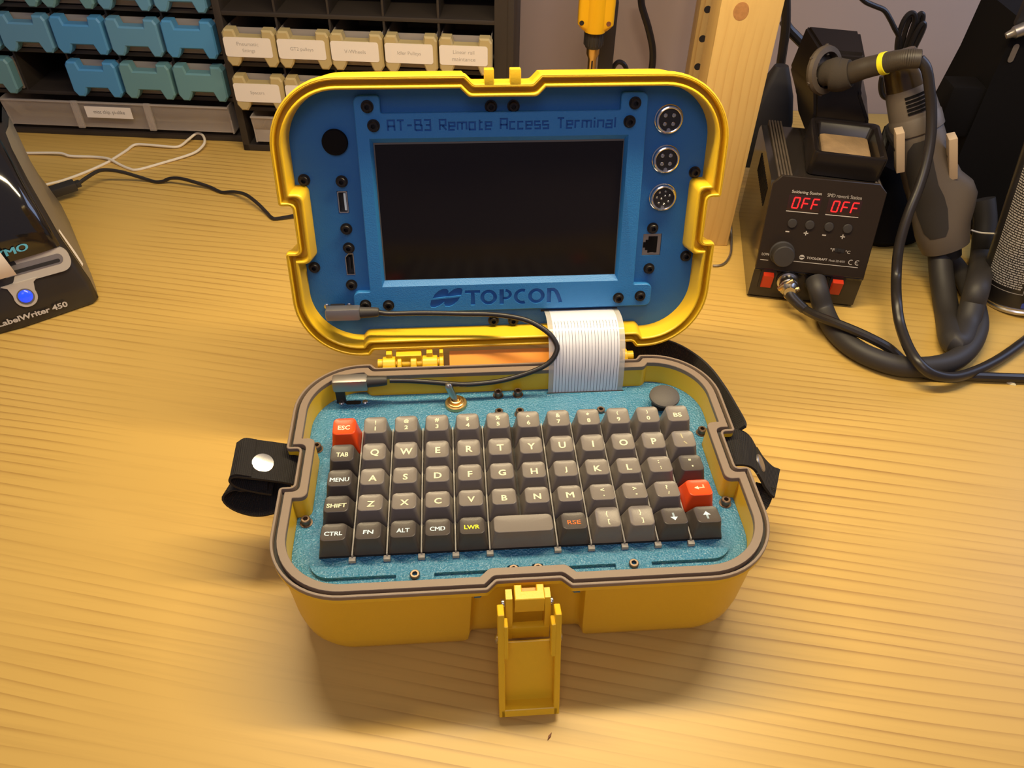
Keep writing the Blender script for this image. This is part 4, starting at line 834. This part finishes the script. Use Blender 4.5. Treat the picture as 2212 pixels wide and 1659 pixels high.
for x in (-26.2, 4.6): b.box(x-1.6, x+1.6, 35.4, 36.3, 1.2, 1.32)
for x in (-10.6, 20.0): b.box(x-1.9, x+1.9, 35.6, 36.4, 1.2, 1.32); b.box(x-.4, x+.4, 34.1, 37.9, 1.2, 1.32)
text_on(b, 'LOW', frame((-40.2, 14.2, 1.2), (1, 0, 0), (0, 1, 0)), 2.4, 6.5, .008); b.box(-44, -37, 8.8, 9.2, 1.2, 1.32); b.box(-15.8, 38.8, 10.2, 10.7, 1.2, 1.32)
text_on(b, '°F', frame((14.4, 23.9, 1.2), (1, 0, 0), (0, 1, 0)), 2.8, 3.8, .008); text_on(b, '°C', frame((27.4, 23.2, 1.2), (1, 0, 0), (0, 1, 0)), 2.8, 4.2, .008)
text_on(b, 'TOOLCRAFT', frame((3.4, 14.7, 1.2), (1, 0, 0), (0, 1, 0)), 2.1, 17.5, .02); text_on(b, 'Model ZD-8922', frame((20.3, 14.4, 1.2), (1, 0, 0), (0, 1, 0)), 1.8, 13.5, .0)
b.lathe([(2.2, 1.2), (2.2, 1.32), (.1, 1.32)], (-9.4, 14.7, 0), n=18)
def arc2(cx, cy, r, a0, a1, n=10): return [(cx+r*math.cos(rad(a0+(a1-a0)*k/n)), cy+r*math.sin(rad(a0+(a1-a0)*k/n))) for k in range(n+1)]
stroke(arc2(32.2, 14.6, 2.0, 60, 300), .55, 1.2, 1.32, b); stroke(arc2(37.6, 14.6, 2.0, 60, 300), .55, 1.2, 1.32, b); stroke([(35.7, 14.6), (37.6, 14.6)], .5, 1.2, 1.32, b)
b.lathe([(1.5, 1.2), (1.5, 1.4), (.1, 1.4)], (-17.2, 12.6, 0), n=14)
b.done('lettering', 'print_grey', fp)
b = B(MPN); b.box(-11.2, -7.6, 14.2, 15.2, 1.3, 1.4); b.done('emblem_bar', 'station_panel', fp)
for x in (-23.8, -9.2, 6.8, 22.2):
    b = B(MPN); b.lathe([(4.0, .9), (4.0, 2.2), (3.5, 2.9), (.1, 3.1)], (x, 43.4, 0), n=24); b.done('button', 'rubber', ST)
b = B(MPN); b.lathe([(10.8, 1.0), (10.6, 2.2), (9.6, 2.6), (9.2, 12.5), (8.4, 13.6), (.1, 13.8)], (-26.8, 16.6, 0), n=36); b.done('knob', 'rubber', ST)
b = B(MPN); b.box(16.6, 24.2, 22.4, 25.6, 1.1, 1.6); b.box(18.5, 21, 22.6, 25.4, 1.5, 2.3, .2); b.done('slide_switch', 'black', ST)
for x in (-33.6, 26.2):
    b = B(MS); b.box(x-6.6, x+6.6, -1.2, 3, 12.6, 33, .6); h_ = b.done('switch_bezel', 'black', ST)
    b = B(MS); b.loft([[(x-4.4, -1.0, 14.5), (x+4.4, -1.0, 14.5), (x+4.4, -1.0, 30), (x-4.4, -1.0, 30)], [(x-4.4, -3.4, 15.2), (x+4.4, -3.4, 15.2), (x+4.4, -5.6, 28.6), (x-4.4, -5.6, 28.6)]], True, True); b.done('rocker', 'switch_red', h_)
b = B(MS); b.box(-44, 44, 3, 146, -.0, 4, 1.); b.done('base_foot', 'black', ST)
for k in range(15):
    b = B(MS); b.box(-47.0, -46.3, 36+k*4.6, 38.4+k*4.6, 74, 92); b.done('vent', 'black_matte', ST)
for x0, x1 in ((-40, -27), (41, 45)):
    b = B(MS)
    for k in range(5 if x0 < 0 else 2): b.box(x0+k*2.6, x0+k*2.6+1.7, 24, 148, 100, 104.6, .4)
    b.done('ribbed_top', 'dusty_black', ST)
b = B(MS)
for k in range(4): b.box(-26, 40, 24+k*2.4, 25.5+k*2.4, 100, 104.4, .3)
b.done('ribbed_top', 'dusty_black', ST)
b = B(MS); b.lathe([(9.6, 2), (9.6, -1.5), (8.2, -1.7)], (-16, 0, 23.2), (0, 1, 0), 24); b.done('jack_ring', 'black', ST)
b = B(MS); b.lathe([(9.4, 2), (9.4, -1.2), (8.6, -1.6)], (8.6, 0, 24), (0, 1, 0), 24); b.done('hose_ring', 'black', ST)
# bracket on the right of the station that carries the hot-air gun
HOLD = DATA['holder']
for a, c in ((0, 1), (2, 3)):
    p, q = Vector(HOLD[a]), Vector(HOLD[c]); x = SXv = Vector((math.cos(SA), -math.sin(SA), 0)); d = (q-p); yv = (-d).normalized(); M_ = frame(p, x-yv*x.dot(yv), yv)
    b = B(M_); b.box(-3.4, 3.4, -d.length, 0, -9, 3, .8); br = b.done('bracket_plate', 'bracket_beige', ST)
h1 = (Vector(HOLD[0])+Vector(HOLD[1]))/2; h2 = (Vector(HOLD[2])+Vector(HOLD[3]))/2; bk = Vector((math.sin(SA), math.cos(SA), 0))
b = B(); b.tube([tuple(h1+bk*3), tuple(h1+bk*48), tuple((h1+h2)/2+bk*62), tuple(h2+bk*52), tuple(h2+bk*3)], 3.6, 10, 5); b.tube([tuple(MS @ Vector((45, 66, 80))), tuple(h1+bk*48)], 4.5, 10, 0); b.done('bracket_arm', 'black', ST)
# ================================================================ iron holder with sponge tray on top of the station
MH = MS @ Matrix.Rotation(rad(-4), 4, 'Z')
HO = thing('iron_holder', 'black iron holder with a dusty sponge tray on top of the station', 'iron stand', tuple(MS @ Vector((12, 75, 104.5))))
b = B(MH)
def rr3(x0, x1, y0, y1, r, z): return [(x, y, z) for x, y in rrect(x0, x1, y0, y1, r, 4)]
b.loft([rr3(-19, 41, 42, 112, 5, 104.7), rr3(-18, 42, 40, 112, 5, 124.5), rr3(-17.4, 41.4, 40.6, 111, 5, 126), rr3(-15, 39, 43, 108, 5, 126), rr3(-12.5, 36.5, 46, 105, 4, 124), rr3(-10, 34, 52, 100, 3, 113)], True, True)
b.done('tray', 'station_black', HO)
b = B(MH); b.loft([rr3(-9, 33, 53, 99, 3, 112.9), rr3(-8.5, 32.5, 53.5, 98.5, 3, 117), rr3(-7, 31, 55, 97, 3, 118)], True, True); b.done('sponge', 'sponge', HO)
b = B(MH)
b.loft([[(-16, 110, 105), (36, 110, 105), (36, 168, 105), (-22, 168, 105)], [(-15, 111, 126), (33, 111, 126), (36, 168, 126), (-30, 168, 126)], [(-21, 113, 150), (18, 113, 150), (24, 160, 150), (-42, 162, 150)], [(-22, 120, 181), (14, 121, 181), (8, 150, 192), (-38, 150, 192)]], True, True)
bmesh.ops.bevel(b.bm, geom=b.bm.edges[:], offset=.0025, segments=2, affect='EDGES', clamp_overlap=True)
b.done('tower', 'station_black', HO)
for x, y in ((-26, 140), (-17, 141), (-10, 142), (-2, 142), (-22, 130), (-13, 131), (-4, 132), (6, 130)):
    b = B(MH); b.lathe([(2.6, -.2), (2.4, .3), (.1, .3)], (x, y, 188.6-(150-y)*.36+.4), (0, -.35, 1), 12); b.done('tip_hole', 'groove_black', HO)
rp = Vector(DATA['iron'][0])+Vector((-3, 9, 0)); ra = (Vector(DATA['iron'][0])-Vector(DATA['iron'][2])).normalized(); ra = (ra+Vector((.0, .9, -.25))).normalized()
b = B(); b.lathe([(19.5, 0), (20.5, -3), (19.5, -6), (15, -7), (13.5, -3), (14, 1)], rp, ra, 30)
b.done('holder_ring', 'dusty_black', HO)
for k in range(6):
    b = B(); a_ = k*PI/3+.3; u = ra.orthogonal().normalized(); w_ = ra.cross(u); d_ = u*math.cos(a_)+w_*math.sin(a_); b.tube([tuple(rp+d_*12-ra*4), tuple(rp+d_*21-ra*2)], 1.6, 6, 0); b.done('ring_rib', 'dusty_black', HO)
# ================================================================ soldering iron
IR = thing('soldering_iron', 'dusty soldering iron with a yellow ring resting in its holder', 'soldering iron', tuple(DATA['iron'][0]))
I_ = [Vector(p) for p in DATA['iron']]
b = B(); b.tube([tuple(I_[0]+Vector((-6, 3, -6))), tuple(I_[0]), tuple(I_[1]), tuple(I_[2])], lambda t: 6+7.8*min(1, t*2.2)-2.6*max(0, t-.7)*3.3, 20, 6); b.done('foam_grip', 'grip_foam', IR)
b = B(); b.tube([tuple(p) for p in I_[2:6]], lambda t: 9.0-.8*t, 20, 6); b.done('handle', 'iron_brown', IR)
d_ = (I_[6]-I_[4]).normalized(); b = B(); b.lathe([(8.4, -2.4), (9.0, -2.2), (9.0, 1.8), (8.4, 2.2)], I_[5], d_, 28); b.done('colour_ring', 'yellow_ring', IR, label='bright yellow ring')
P_ = spline([I_[5], I_[6], I_[7], I_[8]], 16); b = B(); m_ = len(P_)
for i in range(2, m_-1, 2):
    t = (P_[min(i+1, m_-1)]-P_[i-1]).normalized(); r_ = 8.4-1.2*i/m_; b.lathe([(r_-1.3, -1.2), (r_, -.7), (r_, .7), (r_-1.3, 1.2)], P_[i], t, 20)
b.tube([tuple(p) for p in P_], lambda t: 7.2-1.2*t, 18, 0); b.done('ribbed_sleeve', 'iron_brown', IR)
b = B(); b.tube(DATA['iron_cord'], 4.3, 12, 6); b.done('cord', 'cable_black', IR)
b = B(); b.tube(DATA['plug_cord'], 3.9, 10, 6); b.tube([DATA['jack'][2], DATA['plug_cord'][0], DATA['plug_cord'][2]], lambda t: 5.6-1.2*t, 12, 5); b.done('cord', 'cable_black', IR)
J = [Vector(p) for p in DATA['jack']]; ax = (J[2]-J[0]).normalized()
b = B(); b.lathe([(8.6, -2), (9.0, 0), (9.0, 3.5), (7.4, 4.2), (7.2, 9), (8.0, 9.6), (8.2, 12.5), (7.4, 13.2), (7.6, 14), (7.0, 16), (5.2, 18.5), (4.8, 21)], J[0], ax, 28); b.done('plug', 'steel', IR)
for s_ in (-1, 1):
    b = B(); u = ax.orthogonal().normalized(); b.lathe([(1.8, -7.5), (2.2, -6), (2.2, 6), (1.8, 7.5)], J[0]+ax*15+ax.cross(u)*s_*5, u, 10); b.done('clamp_screw', 'brass', IR)
# ================================================================ hot-air gun and hose
HG = thing('hot_air_gun', 'grey brown hot-air gun hanging nozzle up in the bracket with its thick hose', 'heat gun', tuple(DATA['gun_axis'][0]))
G_ = [Vector(p) for p in DATA['gun_axis']]; gx = (G_[9]-G_[1]).normalized()
gu = Vector((math.cos(SA), -math.sin(SA), 0)); gu = (gu-gx*gu.dot(gx)).normalized(); gv = gx.cross(gu)
L_ = (G_[9]-G_[1]).length
def gsec(s_, rx, ry, off=0.): 
    c = G_[1]+gx*(s_*L_)+gu*off; return [c+gu*math.cos(2*PI*k/28)*rx+gv*math.sin(2*PI*k/28)*ry for k in range(28)]
b = B(); b.loft([gsec(*q) for q in ((-.07, 15, 14), (-.06, 20, 18), (0, 22, 20), (.07, 23.5, 21, 1), (.14, 26, 21, 4), (.22, 28, 21, 6.5), (.30, 27, 21, 6), (.38, 23.5, 21, 2), (.5, 21.5, 20.5), (.68, 20, 20), (.70, 19.6, 19.6))], True, True); gb = b.done('grip', 'gun_grey', HG)
b = B(); b.loft([gsec(*q) for q in ((.695, 20.6, 20.6), (.70, 21.4, 21.4), (.78, 21.2, 21.2), (.79, 20.4, 20.4), (.80, 20.2, 20.2), (.93, 18.6, 18.6), (.96, 17.6, 17.6))], True, True); b.done('nozzle_guard', 'gun_grey', HG)
b = B(); b.loft([gsec(*q) for q in ((.955, 17.4, 17.4), (1.02, 16.6, 16.6), (1.12, 15.4, 15.4), (1.16, 12, 12))], True, True); b.done('glass_sleeve', 'gun_smoke', HG, label='dark amber translucent-looking sleeve')
fv = Vector((-.32, -.80, .5)); fv = (fv-gx*fv.dot(gx)).normalized(); fs = gx.cross(fv)
for k in range(5):
    b = B(); c0 = G_[1]+gx*((.83+.022*k)*L_)
    b.strip([tuple(c0+fv*(20.3-.33*k)*math.cos(a_)+fs*(20.3-.33*k)*math.sin(a_)) for a_ in [x_*.15-.45 for x_ in range(7)]], tuple(gx), 2.0, 1.0, 2); b.done('vent_slot', 'black_matte', gb)
af = math.atan2(fv.dot(gv), fv.dot(gu)); sgn = 1 if math.cos(af+.5) < math.cos(af-.5) else -1
b = B(); b.loft([[G_[1]+gx*(s_*L_)+gu*(o_+math.cos(a_)*(rx+.5))+gv*math.sin(a_)*(ry+.5) for a_ in [af+sgn*(lo_+(hi_-lo_)*k/8) for k in range(9)]] for s_, rx, ry, o_, lo_, hi_ in ((.06, 23.3, 20.9, 1, .15, .7), (.10, 24.4, 21, 2, .05, .9), (.22, 28, 21, 6.5, .1, 1.1), (.30, 27, 21, 6, .1, 1.1), (.38, 23.5, 21, 2, .05, 1.1), (.5, 21.5, 20.5, 0, -.05, 1.05), (.62, 20.5, 20.2, 0, -.1, .8), (.66, 20.1, 20.1, 0, 0, .5))], close=False); b.done('grip_inlay', 'rubber', gb)
b = B(); b.loft([gsec(*q) for q in ((-.13, 11.5, 11.5), (-.09, 12.5, 12.5), (-.06, 13, 13))], True, True); b.done('cable_gland', 'black', HG)
b = B(); b.tube(DATA['hose'], 10.2, 16, 6); b.done('hose', 'rubber', HG)
b = B(); b.tube(DATA['hose2'], 8.6, 16, 6); b.done('hose', 'rubber', HG)
b = B(); b.tube(DATA['tie'], .8, 6, 4); o = b.done('twist_tie', 'white_rubber'); tag(o, 'thin pale twist tie round the hose beside the spray can', 'tie')
b = B(MW @ Matrix.Translation((348, 445, -60)) @ Matrix.Rotation(rad(14), 4, 'Z')); b.loft([[(x, y, z) for x, y in rrect(-w_, w_, -d_, d_, 18, 5)] for w_, d_, z in ((30, 60, 0), (34, 66, 8), (33, 64, 40), (28, 56, 62), (20, 44, 72))], True, True); o = b.done('pouch', 'black_matte'); tag(o, 'black pouch lying between soldering station and hot-air gun', 'pouch')
# ================================================================ spray can, equipment case
CAN = thing('spray_can', 'dark spray can covered in small print with a blue foot beside the hose', 'spray can', (488, 246, -60))
lean = Matrix.Rotation(rad(-7), 4, 'Y') @ Matrix.Rotation(rad(-3), 4, 'X')
MC = Matrix.Translation((483, 247, -57.5)) @ lean
b = B(MC); b.lathe([(31.2, 6), (32.8, 7), (32.8, 170), (31, 176), (24, 186), (13, 190)], n=56); cb = b.done('can_body', 'can_black', CAN)
b = B(MC); b.lathe([(30, 0), (32.6, 0), (33.8, 1.2), (33.8, 3.4), (32.8, 4.6), (33.2, 6.2), (32.6, 7.4)], n=56); b.done('can_rim', 'steel', CAN)
b = B(MC); b.lathe([(12, 188), (12, 196), (9, 199), (9, 214), (.1, 215)], n=24); b.done('spray_cap', 'black', CAN)
def wrap(bd, th0, th1, z0, z1, r=33.0, n=8):
    bd.loft([[(r*math.cos(th0+(th1-th0)*k/n), r*math.sin(th0+(th1-th0)*k/n), z) for k in range(n+1)] for z in (z0, z1)], close=False)
tv = rad(214)                       # the printed block faces the bench front, left of the seam line
b = B(MC)
for i in range(60):
    z = 26+i*2.25; t = tv-.62
    while t < tv+.36:
        w_ = random.uniform(.03, .13); wrap(b, t, min(t+w_, tv+.38), z, z+1.3, 32.95, 3); t += w_+.018
o = b.done('small_print', 'can_text', cb, kind='stuff')
b = B(MC); wrap(b, tv+.44, tv+.452, 22, 165, 33.0, 1); wrap(b, tv-.66, tv+.452, 21.4, 22, 33.0, 10); b.done('print_border', 'can_text', cb)
b = B(MC); b.loft([[(33.0*math.cos(tv+.50+.12*k), 33.0*math.sin(tv+.50+.12*k), z) for k in range(12)] for z in (8,)]+[[(33.0*math.cos(tv+.50+.12*k), 33.0*math.sin(tv+.50+.12*k), 13+7*min(1, k/4)) for k in range(12)]], close=False); b.done('blue_band', 'can_blue', cb)
b = B(MC)
for i in range(9):
    for j in range(6):
        t = tv+.56+j*.075+(.037 if i % 2 else 0); z = 26+i*4.2; wrap(b, t, t+.045, z, z+2.6, 32.95, 2)
b.done('dot_pattern', 'dusty_black', cb, kind='stuff')
EQ = thing('equipment_case', 'tall black upright housing with a slotted lug and metal nozzle behind the spray can', 'housing', (520, 360, -60))
b = B(MW); b.loft([[(447, 404, -60), (640, 404, -60), (640, 520, -60), (447, 520, -60)], [(404, 420, 20), (640, 420, 20), (640, 520, 20), (404, 520, 20)], [(404, 420, 98), (640, 420, 98), (640, 500, 98), (404, 500, 98)], [(407, 420, 148), (640, 420, 148), (640, 500, 148), (407, 500, 148)]], True, True); b.done('housing', 'black_matte', EQ)
b = B(MW); b.box(374, 406, 421, 450, 40, 88, 4); b.done('side_block', 'black_matte', EQ)
b = B(MW); b.prism([(x, z) for x, z in rrect(404, 432, 140, 172, 5, 4)], 0, 5, T=Matrix.Translation((0, 424, 0)) @ Matrix.Rotation(PI/2, 4, 'X')); b.done('lug', 'black', EQ)
b = B(MW); b.prism([(x, z) for x, z in rrect(410, 415, 112, 128, 2.4, 4)], 0, .6, T=Matrix.Translation((0, 419.6, 0)) @ Matrix.Rotation(PI/2, 4, 'X')); b.done('slot', 'alu_grey', EQ)
nz = [Vector(p) for p in DATA['nozzle']]; na = (nz[2]-nz[0]).normalized()
b = B(); b.lathe([(1.2, 0), (2.6, .4), (3.6, 5), (5.2, 7), (5.6, 14), (5.2, 22), (6, 23), (6, 34), (5, 36)], nz[0], na, 18); b.done('nozzle', 'alu_grey', EQ)
# ================================================================ label printer
PA = rad(29); MPR = yaw((-347, 279.3, -60), PA)
PR = thing('label_printer', 'glossy black label printer with a silver slot and a lit blue button', 'printer', tuple(MPR @ Vector((-63, 60, 0))))
def pband(zs):
    """cross-sections seen from the front: half width shrinks with height, front edge retreats"""
    out = []
    for z, yf_, xe, yb in zs:
        x0, x1 = -126-xe, xe
        out.append([(x0, yf_+6, z), (x0+5, yf_+1.2, z), (-63, yf_-3.0, z), (x1-5, yf_+1.2, z), (x1, yf_+6, z), (x1+2+.05*z, yf_+45, z), (x1+4, yb-16, z), (x1-6, yb, z), (x0+6, yb, z), (x0-4, yb-16, z), (x0-2-.05*z, yf_+45, z)])
    return out
b = B(MPR)
b.loft(pband([(0, 2, -2, 170), (3, 0, -.5, 172), (20, 3, -1.8, 174), (40, 9, -6, 172), (58, 15, -10, 168), (80, 24, -12.5, 160), (104, 36, -15.5, 148), (124, 52, -17.3, 132), (133, 66, -18.4, 118), (136, 80, -20, 108)]), True, True)
b.done('housing', 'printer_satin', PR, ang=50)
b = B(MPR)     # glossy bulging cover over the roll
cv = []
for z, y, x in ((57, 14.4, -12.4), (66, 17.0, -13.5), (80, 21.8, -15.2), (96, 29.5, -17.4), (110, 38.5, -19.2), (122, 49.0, -20.5), (131, 61.5, -21.6), (136, 76, -23)):
    n_ = 18; cv.append([(-63+(-63-x)*-1*math.cos(PI-PI*k/n_)*1.0, y-11*math.sin(PI*k/n_)**.8*min(1, .55+(z-57)/40), z+3*math.sin(PI*k/n_)*(z > 60)) for k in range(n_+1)])
b.loft(cv, close=False)
b.done('roll_cover', 'printer_black', PR, ang=60)
def pf(x, z, lift=0.):    # point on the lower front face
    yy = 0+3*max(0, (z-3))/17 if z < 20 else (3+6*(z-20)/20 if z < 40 else 9+7*(z-40)/18); return Vector((x, yy-3.2-lift-.0*z + 3.0*((x+63)/63)**2*.9, z))
def pfr(x, z, lift=.4):
    x_ = (pf(x+3, z)-pf(x-3, z)).normalized(); y_ = (pf(x, z+2)-pf(x, z-2)).normalized(); p = pf(x, z, 0); M_ = frame(p, x_, y_); return MPR @ M_ @ Matrix.Translation((0, 0, lift))
def on_front(poly, z0, z1, material, name, parent):
    b = B(MPR); R = []
    for zz in (z0, z1): R.append([tuple(pf(x, z, zz)) for x, z in poly])
    b.loft(R, True, True); return b.done(name, material, parent)
def pill(x0, x1, z0, z1): return rrect(x0, x1, z0, z1, (z1-z0)/2*.98, 10)
s0 = on_front([(x, z) for x, z in rrect(-116, -9.0, 37.5, 56.5, 8.5, 10)], -1.5, 1.0, 'printer_silver', 'slot_surround', PR)
bu = on_front([(-66, 39), (-62, 36.5), (-60.5, 30)] + [(-52+8.8*math.cos(t_), 27+8.8*math.sin(t_)) for t_ in [PI+.1+k*(PI-.2)/14 for k in range(15)]] + [(-43.5, 30), (-42, 36.5), (-38, 39)], -1.5, 1.05, 'printer_silver', 'button_plate', PR)
on_front(pill(-112, -14.2, 44.2, 52.0), .9, 1.15, 'alu_grey', 'slot_channel', s0); on_front(pill(-111, -17, 45.4, 48.2), 1.1, 1.3, 'black', 'label_slot', s0)
on_front([(-52+6.6*math.cos(k*PI/14), 27+6.6*math.sin(k*PI/14)) for k in range(28)], .9, 1.3, 'screen_edge', 'button_ring', bu)
b = B(pfr(-52, 27, 1.3)); b.lathe([(5.6, -.5), (5.4, .5), (4.2, 1.5), (2.4, 2.1), (.1, 2.3)], (0, 0, 0), n=28); b.done('power_button', 'led_blue', bu, label='glowing blue dome button')
b = B(MPR)
x0_ = -90
t_ = text_bm('LabelWriter 450', 5.0, 54.5, 0, .03)
for v in t_.verts: q = pf(v.co.x-52.6, 10.6+v.co.y, .5); v.co = q
b.merge(t_); b.done('lettering', 'print_grey', PR)
b = B(MPR); t_ = text_bm('DYMO', 6.2, 32, 0, .045)
for v in t_.verts:
    x, z = v.co.x-51, 65.0+v.co.y; k = max(0, min(1, (x+63+49)/98)); v.co = Vector((x, 13.2+(z-60)*.31-11*math.sin(PI*k)**.8*min(1, .55+(z-57)/40), z+1.5))
b.merge(t_); b.done('lettering', 'dymo_blue', PR)
b = B(MPR); b.loft([[(-96, 2, 47.5), (-51.0, 3, 47.5), (-51.0, 3.2, 47.5), (-96, 2.2, 47.5)], [(-96, -3, 56), (-51.5, -2, 56), (-51.5, -1.8, 56), (-96, -2.8, 56)], [(-96, -5, 70), (-53.5, -4, 70), (-53.5, -3.8, 70), (-96, -4.8, 70)], [(-96, 0, 88), (-57.5, 1, 88), (-57.5, 1.2, 88), (-96, .2, 88)]], True, True); b.done('paper_label', 'paper', PR)
b = B(MPR)      # grey right side shell
rs = []
for z, yf_, xe, yb in [(2, 2, -.8, 171), (20, 3, -1.8, 174), (40, 9, -6, 172), (58, 15, -10, 168), (80, 24, -12.5, 160), (104, 36, -15.5, 148), (124, 52, -17.3, 132), (132, 66, -18.4, 118)]:
    rs.append([(xe+.5, yf_+8, z), (xe+1.6+.03*z, yf_+24, z), (xe+2.6+.05*z, yf_+45, z), (xe+4.6, yb-16, z), (xe-5.4, yb+.7, z)])
b.loft(rs, close=False); b.done('side_shell', 'printer_grey', PR, ang=60)
b = B(MPR); b.loft([[(-10.0+.9, 25, 64), (-9.2+1.0, 28, 64)], [(-5.9+1.2, 18.5, 42), (-4.6+1.2, 23, 42)], [(-3.8+1.2, 15.6, 31), (-2.6+1.2, 20, 31)]], close=False); b.done('worn_sticker', 'paper', PR)
# ================================================================ cords on the bench
b = B(); b.tube(DATA['white_cord'], 1.5, 8, 6); o = b.done('cord', 'white_rubber'); tag(o, 'white cord lying in a loose loop in front of the drawers', 'cable')
BC = thing('printer_cable', 'thin black cord with a rectangular plug running from the printer behind the case', 'cable', tuple(DATA['black_cord'][3]))
b = B(); b.tube(DATA['black_cord'], 1.9, 8, 6); b.done('cord', 'cable_black', BC)
p, q = Vector(DATA['usb_plug'][0]), Vector(DATA['usb_plug'][1]); d = (q-p).normalized()
M_ = frame(p, d, Vector((0, 0, 1)).cross(d)); b = B(M_); b.box(-6, (q-p).length-1, -6.5, 6.5, -4.5, 4.5, 1.4); b.box((q-p).length-1.2, (q-p).length+4, -3.5, 3.5, -2.8, 2.8, .8); b.done('plug', 'rubber', BC)
cord('grey_wire', 1.2, 'thin grey wire curling round the foot of the pine post', 'wire', 'cable', 'alu_grey', 8)
p = Vector(DATA['chip'][0]); b = B(Matrix.Translation(p) @ Matrix.Rotation(rad(50), 4, 'Z')); b.loft([[(-2.6, -.5, -.4), (0, -.8, -.4), (2.6, .2, -.4), (0, .7, -.4)], [(-2.2, -.3, .4), (0, -.5, .6), (2.2, .1, .3), (0, .4, .5)]], True, True); o = b.done('wood_chip', 'rust'); tag(o, 'tiny brown splinter on the bench below the open latch', 'splinter')
p = Vector(DATA['scrap'][0]); b = B(Matrix.Translation(p) @ Matrix.Rotation(rad(-30), 4, 'Z')); b.loft([[(-3.6, -1, -.4), (0, -1.8, -.4), (3.6, -1.0, -.4), (2.0, 1.6, -.4), (-2.5, 1.2, -.4)], [(-3.0, -.6, .8), (0, -1.0, 1.6), (3, -.6, .7), (1.6, .8, 1.2), (-2, .8, 1.4)]], True, True); o = b.done('foil_scrap', 'leg_cream'); tag(o, 'small pale crumpled scrap near the black cord at the right', 'scrap')
